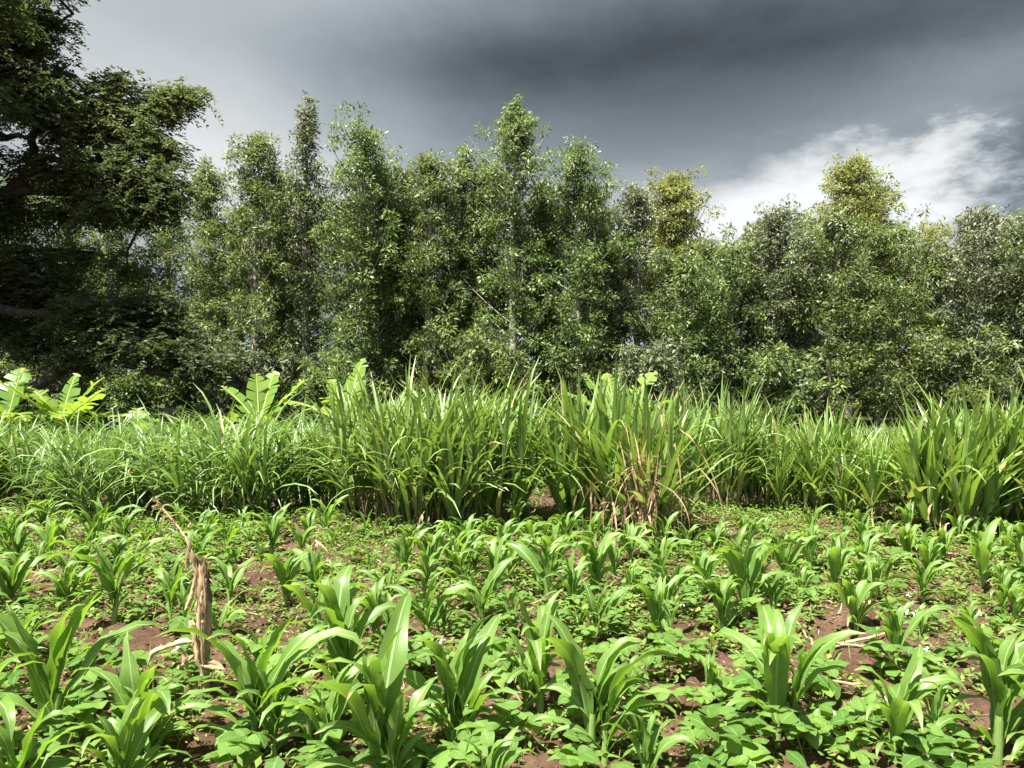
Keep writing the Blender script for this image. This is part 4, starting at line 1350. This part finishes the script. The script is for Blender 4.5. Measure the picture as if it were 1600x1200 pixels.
# ------------------------------------------------------------------ weeds, straw litter, clods
def ground_cover():
    rng = np.random.default_rng(31)
    ch = []
    # weed patches
    N = 18500
    d = np.sqrt(rng.uniform(2.6 ** 2, 9.6 ** 2, N)); x = rng.uniform(-.82, .82, N) * (d + 2.4)
    f = fbm(x * 1.3 + 20, d * 1.3 + 50, 3)
    px, py = 800 + F * x / d, HZ + F * EYE / d
    keep = f + rng.normal(0, .06, N) + np.where(py < 850, .04, 0) > -.06
    bare = np.array([is_bare(a, b) for a, b in zip(px, py)])
    keep &= ~(bare & (rng.random(N) < .75))
    x, d = x[keep], d[keep]
    n = len(x)
    k = 7
    h = np.where(HZ + F * EYE / d < 850, .12, .045) * rng.uniform(.4, 1.5, n)
    B = np.stack([np.repeat(x, k) + rng.normal(0, .03, n * k), np.repeat(d, k) + rng.normal(0, .03, n * k), np.zeros(n * k)], -1)
    B[:, 2] = gz(B[:, 0], B[:, 1]) + np.repeat(h, k) * rng.random(n * k)
    D = rng.normal(0, 1, (n * k, 3)) * np.array([1, 1, .45]) + np.array([0, 0, .25])
    NR = rng.normal(0, .4, (n * k, 3)) + np.array([0, 0, 1.0])
    L = rng.uniform(.016, .042, n * k)
    ch.append(diamonds(B, D, NR, L, L * rng.uniform(.35, .75, n * k), np.clip(np.repeat(rng.normal(.5, .22, n), k) + rng.normal(0, .15, n * k), 0, 1)))
    # larger leaved seedlings and creeping weeds
    N = 9000
    d = np.sqrt(rng.uniform(2.6 ** 2, 8.9 ** 2, N)); x = rng.uniform(-.82, .82, N) * (d + 2.4)
    px, py = 800 + F * x / d, HZ + F * EYE / d
    f = fbm(x * 1.0 + 70, d * 1.0 + 20, 3)
    bare = np.array([is_bare(a, b) for a, b in zip(px, py)])
    keep = (f + rng.normal(0, .08, N) + np.where(py < 980, .05, 0) > 0) & ~bare
    x, d = x[keep], d[keep]; n = len(x); k = 7
    B = np.stack([np.repeat(x, k) + rng.normal(0, .025, n * k), np.repeat(d, k) + rng.normal(0, .025, n * k), np.zeros(n * k)], -1)
    hh = np.repeat(rng.uniform(.03, .13, n), k) * rng.uniform(.3, 1, n * k)
    B[:, 2] = gz(B[:, 0], B[:, 1]) + hh
    ch.append(ribbons(B, rng.uniform(0, 6.28, n * k), rng.normal(.15, .3, n * k), R(45) * rng.random(n * k), rng.uniform(.03, .065, n * k), rng.uniform(.018, .04, n * k), 2, -.2, 1.2, roll=rng.normal(0, .4, n * k),
                      across=3, prof=prof_bean, tint=np.clip(np.repeat(rng.normal(.5, .25, n), k) + rng.normal(0, .12, n * k), 0, 1)))
    # fine grass shoots
    N = 3600
    d = np.sqrt(rng.uniform(2.6 ** 2, 9.6 ** 2, N)); x = rng.uniform(-.82, .82, N) * (d + 2.4)
    P = np.stack([x, d, gz(x, d) - .005], -1)
    ch.append(ribbons(P, rng.uniform(0, 6.28, N), R(70) + rng.normal(0, .2, N), R(50) * rng.random(N), rng.uniform(.05, .14, N), .006, 3, .2, across=2, tint=rng.uniform(.4, 1, N)))
    tag(obj('weeds', np_mesh('weeds', ch, M['weed'])), 'small weeds and grass shoots covering the soil between the crops', 'weeds', kind='stuff')
    # straw
    N = 14000
    d = np.sqrt(rng.uniform(2.6 ** 2, 9.0 ** 2, N)); x = rng.uniform(-.82, .82, N) * (d + 2.4)
    keep = vnoise(x * 1.1 + 3, d * 1.9 + 70) + rng.normal(0, .12, N) > .42
    x, d = x[keep], d[keep]; n = len(x)
    P = np.stack([x, d, gz(x, d) + .006], -1)
    big = rng.random(n) < .10
    st = ribbons(P, rng.normal(0, .7, n) + np.where(rng.random(n) < .5, 0, math.pi), rng.normal(.05, .12, n), rng.normal(.1, .4, n), np.where(big, rng.uniform(.12, .30, n), rng.uniform(.02, .09, n)),
                 np.where(big, rng.uniform(.008, .022, n), rng.uniform(.003, .008, n)), 4, .3, 1, roll=rng.normal(0, 1.2, n), sweep=rng.normal(0, .6, n), across=2, tint=rng.uniform(0, 1, n))
    tag(obj('straw_litter', np_mesh('straw_litter', [st], M['straw'])), 'dry straw bits scattered over the red soil', 'straw', kind='stuff')
    # clods
    N = 2600
    d = np.sqrt(rng.uniform(2.6 ** 2, 8.5 ** 2, N)); x = rng.uniform(-.8, .8, N) * d
    sz = .007 + .030 * rng.random(N) ** 4
    cube = np.array([[-1, -1, -1], [1, -1, -1], [1, 1, -1], [-1, 1, -1], [-1, -1, 1], [1, -1, 1], [1, 1, 1], [-1, 1, 1]], float) * .6
    qs = np.array([[0, 3, 2, 1], [4, 5, 6, 7], [0, 1, 5, 4], [1, 2, 6, 5], [2, 3, 7, 6], [3, 0, 4, 7]])
    V = cube[None] * (1 + rng.normal(0, .32, (N, 8, 3)))
    a = rng.uniform(0, 6.28, N); c, s = np.cos(a)[:, None], np.sin(a)[:, None]
    V = np.stack([V[..., 0] * c - V[..., 1] * s, V[..., 0] * s + V[..., 1] * c, V[..., 2] * .8], -1) * sz[:, None, None]
    V += np.stack([x, d, gz(x, d) + sz * .2], -1)[:, None]
    Q = (qs[None] + (np.arange(N) * 8)[:, None, None]).reshape(-1, 4)
    tag(obj('soil_clods', np_mesh('soil_clods', [dict(V=V.reshape(-1, 3), Q=Q, tint=np.repeat(rng.uniform(.2, .8, N), 8))], M['clod'])), 'loose clods of red soil', 'soil', kind='stuff')


ground_cover()


def undergrowth():
    """light-green leafy weeds between and behind the grass clumps"""
    rng = np.random.default_rng(41)
    ch = []
    N = 1300
    d = rng.uniform(8.7, 15.5, N); x = rng.uniform(-.80, .80, N) * d
    px = 800 + F * x / d
    hmax = np.where(d < 9.6, .22, .9) * np.where((px > 840) & (px < 900), 1.0, .8)
    h = hmax * rng.uniform(.45, 1.0, N)
    P = np.stack([x, d, gz(x, d) - .02], -1)
    T = P + np.stack([rng.normal(0, .08, N), rng.normal(0, .08, N), h], -1)
    ch.append(rods(P, T, .004, .002, 3, .6))
    k = 16
    t = rng.uniform(.15, 1, (N, k, 1))
    B = (P[:, None] + (T - P)[:, None] * t).reshape(-1, 3)
    D = rng.normal(0, 1, (N * k, 3)) * np.array([1, 1, .5]) + np.array([0, 0, .3])
    NR = rng.normal(0, .5, (N * k, 3)) + np.array([0, 0, 1.])
    L = rng.uniform(.05, .13, N * k)
    ch.append(diamonds(B, D, NR, L, L * rng.uniform(.25, .5, N * k), np.clip(np.repeat(rng.normal(.5, .2, N), k) + rng.normal(0, .12, N * k), 0, 1)))
    tag(obj('undergrowth', np_mesh('undergrowth', ch, M['weed'])), 'light-green leafy weeds between and behind the tall grass clumps', 'weeds', kind='stuff')


undergrowth()


# ------------------------------------------------------------------ dry maize stalks and sticks
def dry_stalk():
    rng = np.random.default_rng(51)
    p = gp(318, 1092)
    k = p[1] / F              # metres per photo pixel at the stalk
    root = empty('dry_maize_stalk', p, 0, 'broken dry maize stalk with shrivelled leaves and bent-over tassel at the left', 'dry stalk')
    P = lambda px, py, y=0.0: np.array([(px - 318) * k, y, (1092 - py) * k])
    pts = np.array([P(318, 1096), P(320, 1050), P(317, 1000), P(315, 950), P(312, 900), P(309, 878)])
    obj('stem', np_mesh('dry_stem', [tube(pts, np.array([.017, .018, .016, .017, .015, .010]), 9, .55, .08, rng)], M['dry']), root)
    top = np.array([P(312, 925, -.02), P(305, 880, -.02), P(290, 850, -.01), P(276, 832), P(262, 815), P(248, 798), P(239, 787)])
    ts = obj('tassel', np_mesh('tassel_stem', [tube(top, np.linspace(.008, .004, 7), 6, .8)], M['dry']), root)
    sp = []
    for (a, b_, c) in (((264, 817), (280, 812), (296, 826)), ((258, 812), (250, 822), (247, 842)), ((266, 824), (256, 838), (252, 858)), ((270, 828), (266, 840), (267, 858)), ((248, 798), (240, 800), (236, 812))):
        sp.append(tube(np.array([P(*a), P(*b_), P(*c)]), [.003, .003, .002], 5, .7))
    # grains along the tassel
    q = np.array([np.interp(np.linspace(0.35, 1, 60), np.linspace(0, 1, 7), top[:, a]) for a in range(3)]).T
    sp.append(diamonds(q, rng.normal(0, 1, q.shape) + np.array([-.5, 0, .4]), rng.normal(0, 1, q.shape), .018, .009, rng.uniform(.4, 1, 60)))
    for tb in list(sp[:5]):
        q = tb['V'][rng.integers(len(tb['V']), size=26)]
        sp.append(diamonds(q, rng.normal(0, 1, q.shape) + np.array([0, 0, -.5]), rng.normal(0, 1, q.shape), .016, .007, rng.uniform(.3, 1, 26)))
    obj('tassel_branch', np_mesh('tassel_branch', sp, M['dry']), ts)

    def strip(path, w, tint, y=-.03, roll=0.0):
        c = np.array([P(a, b_, y + rng.normal(0, .008)) for a, b_ in path])
        n = max(8, len(c) * 4)
        u = np.linspace(0, 1, n)
        c = np.stack([np.interp(u, np.linspace(0, 1, len(c)), c[:, a]) for a in range(3)], -1)
        c[1:-1] = (c[:-2] + 2 * c[1:-1] + c[2:]) / 4
        c[1:-1] += rng.normal(0, .0016, c[1:-1].shape)
        t = unit(np.gradient(c, axis=0))
        sdv = unit(np.cross(t, np.array([0, 1., .15])))
        nv = np.cross(sdv, t)
        ww = .78 * w * k / 2 * (1 + .25 * np.sin(u * rng.uniform(9, 20) + rng.uniform(0, 6))) * (np.clip(np.minimum(u * 6 + .45, (1 - u) * 3.5 + .18), 0, 1))
        V = np.stack([c + (sdv * (ww * kk)[:, None]) + nv * (ww * (1.0 * abs(kk) + .35 * np.sin(u * 17 + kk * 2) * abs(kk)))[:, None] for kk in (-1, -.5, 0, .5, 1)], 1) + rng.normal(0, .0006, (n, 5, 3))
        idx = np.arange(n * 5).reshape(n, 5)
        Q = np.stack([idx[:-1, :-1], idx[:-1, 1:], idx[1:, 1:], idx[1:, :-1]], -1).reshape(-1, 4)
        uv = np.zeros((n, 5, 2)); uv[..., 0] = np.linspace(0, 1, 5); uv[..., 1] = u[:, None]
        obj('dry_leaf', np_mesh('dry_leaf', [dict(V=V.reshape(-1, 3), Q=Q, uv=uv.reshape(-1, 2), tint=np.clip(tint + np.tile(rng.normal(0, .16, 5), n) + rng.normal(0, .06, n * 5), 0, 1))], M['dry']), root)

    for j in range(13):     # the husk round the stem: ragged overlapping strips
        x0 = 308 + 15 * rng.random()
        y0, y1 = rng.uniform(872, 990), rng.uniform(960, 1075)
        if y1 - y0 < 40: y1 = y0 + 50
        strip([(x0 + rng.normal(0, 2.5), y1), (x0 + rng.normal(0, 2), y0 * .35 + y1 * .65), (x0 + rng.normal(0, 2), y0 * .7 + y1 * .3), (x0 + rng.normal(0, 3), y0)], rng.uniform(4, 9), rng.uniform(.05, 1.0), -.022 - .05 * rng.random())
    strip([(318, 955), (317, 920), (314, 890), (311, 876)], 20, .42, -.035)
    strip([(322, 960), (321, 920), (319, 893), (315, 880)], 12, .25, -.045)
    strip([(312, 1000), (313, 960), (312, 940)], 16, .85, -.035)
    strip([(322, 1010), (326, 975), (327, 945)], 13, .8, -.04)
    strip([(316, 1060), (308, 1020), (303, 990), (299, 977), (308, 985)], 12, .8, -.045)
    strip([(306, 1008), (290, 1011), (268, 1016), (250, 1022), (238, 1032), (233, 1048)], 10, .95, -.05)
    strip([(320, 1085), (319, 1050), (314, 1020)], 14, .7, -.04)
    strip([(316, 1040), (335, 1045), (354, 1053)], 12, .55, -.05)
    strip([(318, 1046), (338, 1050), (356, 1050)], 9, .9, -.06)
    strip([(290, 1022), (292, 1050), (300, 1075), (304, 1090)], 11, .7, -.04)
    strip([(306, 1030), (285, 1050), (262, 1066)], 7, .6, -.03)
    strip([(308, 905), (302, 930), (296, 950), (290, 962)], 9, .8, -.03)
    strip([(298, 850), (295, 880), (293, 900)], 8, .45, -.02)
    strip([(300, 870), (308, 900), (306, 940)], 9, .6, -.035)
    strip([(318, 884), (322, 894), (327, 888), (325, 902)], 6, .12, -.02)
    strip([(310, 1092), (290, 1098), (270, 1104)], 10, .95, -.06)
    strip([(300, 1090), (296, 1105), (299, 1120)], 8, .75, -.08)
    strip([(318, 900), (316, 960), (320, 1040)], 14, .35, .03)


dry_stalk()


def small_dry(px, py, ty, seed, label, n=8):
    rng = np.random.default_rng(seed)
    p = gp(px, py)
    H = (HZ - ty) / F * p[1] + EYE - p[2]
    root = empty('dry_maize_stalk', p, 0, label, 'dry stalk')
    pts = np.array([[0, 0, -.03], [.01, 0, H * .4], [.03, 0, H * .75], [.07, .02, H]])
    obj('stem', np_mesh('dry_stem', [tube(pts, [.011, .01, .008, .004], 6, .6)], M['dry']), root)
    for i in range(n):
        z = H * rng.uniform(.25, .95)
        rb = ribbons([[0, 0, 0]], rng.uniform(0, 6.28), R(rng.uniform(-30, 50)), R(rng.uniform(60, 140)), H * rng.uniform(.35, .7), rng.uniform(.015, .03), 7, .6, .7, roll=rng.uniform(-2, 2),
                     sweep=rng.normal(0, .7), tint=rng.uniform(.3, .95), wave=.3, rng=rng)
        obj('dry_leaf', np_mesh('dry_leaf', [rb], M['dry']), root, (z / H * .05, 0, z))


small_dry(482, 905, 838, 1, 'small withered maize stalk left of the central grass clump', 9)
small_dry(652, 848, 800, 2, 'thin bare dry stalk at the foot of the central grass clump', 3)
small_dry(1000, 862, 800, 3, 'low dry stalk in front of the straw-skirted cane clump', 6)


def stick(px0, py0, px1, py1, r, seed, label):
    rng = np.random.default_rng(seed)
    a, b_ = gp(px0, py0), gp(px1, py1)
    n = 8
    s = np.linspace(0, 1, n)[:, None]
    P = a * (1 - s) + b_ * s
    P[:, 2] = gz(P[:, 0], P[:, 1]) + r + .012
    P[:, 2] = np.maximum(P[:, 2], np.linspace(P[0, 2], P[-1, 2], n))
    P += rng.normal(0, .006, P.shape)
    o = obj('dry_stick', np_mesh('dry_stick', [tube(P, r * (1 + .2 * (np.arange(n) % 3 == 0)), 7, .75)], M['dry']))
    tag(o, label, 'stick', 'dry stalks lying on the soil')


stick(700, 1052, 812, 1046, .012, 1, 'pale dry stalk lying level on soil between two front maize plants')
stick(1290, 1020, 1385, 1004, .008, 2, 'thin forked-looking stalk lying on bare soil at right')
stick(1300, 1016, 1382, 1018, .007, 3, 'second thin stalk crossing the bare soil at right')
stick(1245, 990, 1275, 1012, .006, 4, 'short slanting pale twig left of the bare soil patch')
stick(1412, 1044, 1480, 1050, .011, 5, 'thick pale stalk piece lying behind the right front maize')
stick(930, 1120, 1010, 1118, .010, 6, 'dry stalk lying beside the small front maize right of centre')
stick(1100, 1100, 1165, 1112, .009, 7, 'dry stalk half hidden under beans at right of centre')
stick(660, 1180, 690, 1200, .010, 8, 'short dry stalk end at the bottom edge beside the central maize')
stick(1255, 1078, 1350, 1092, .008, 9, 'long thin stalk lying behind the bean patch at right')
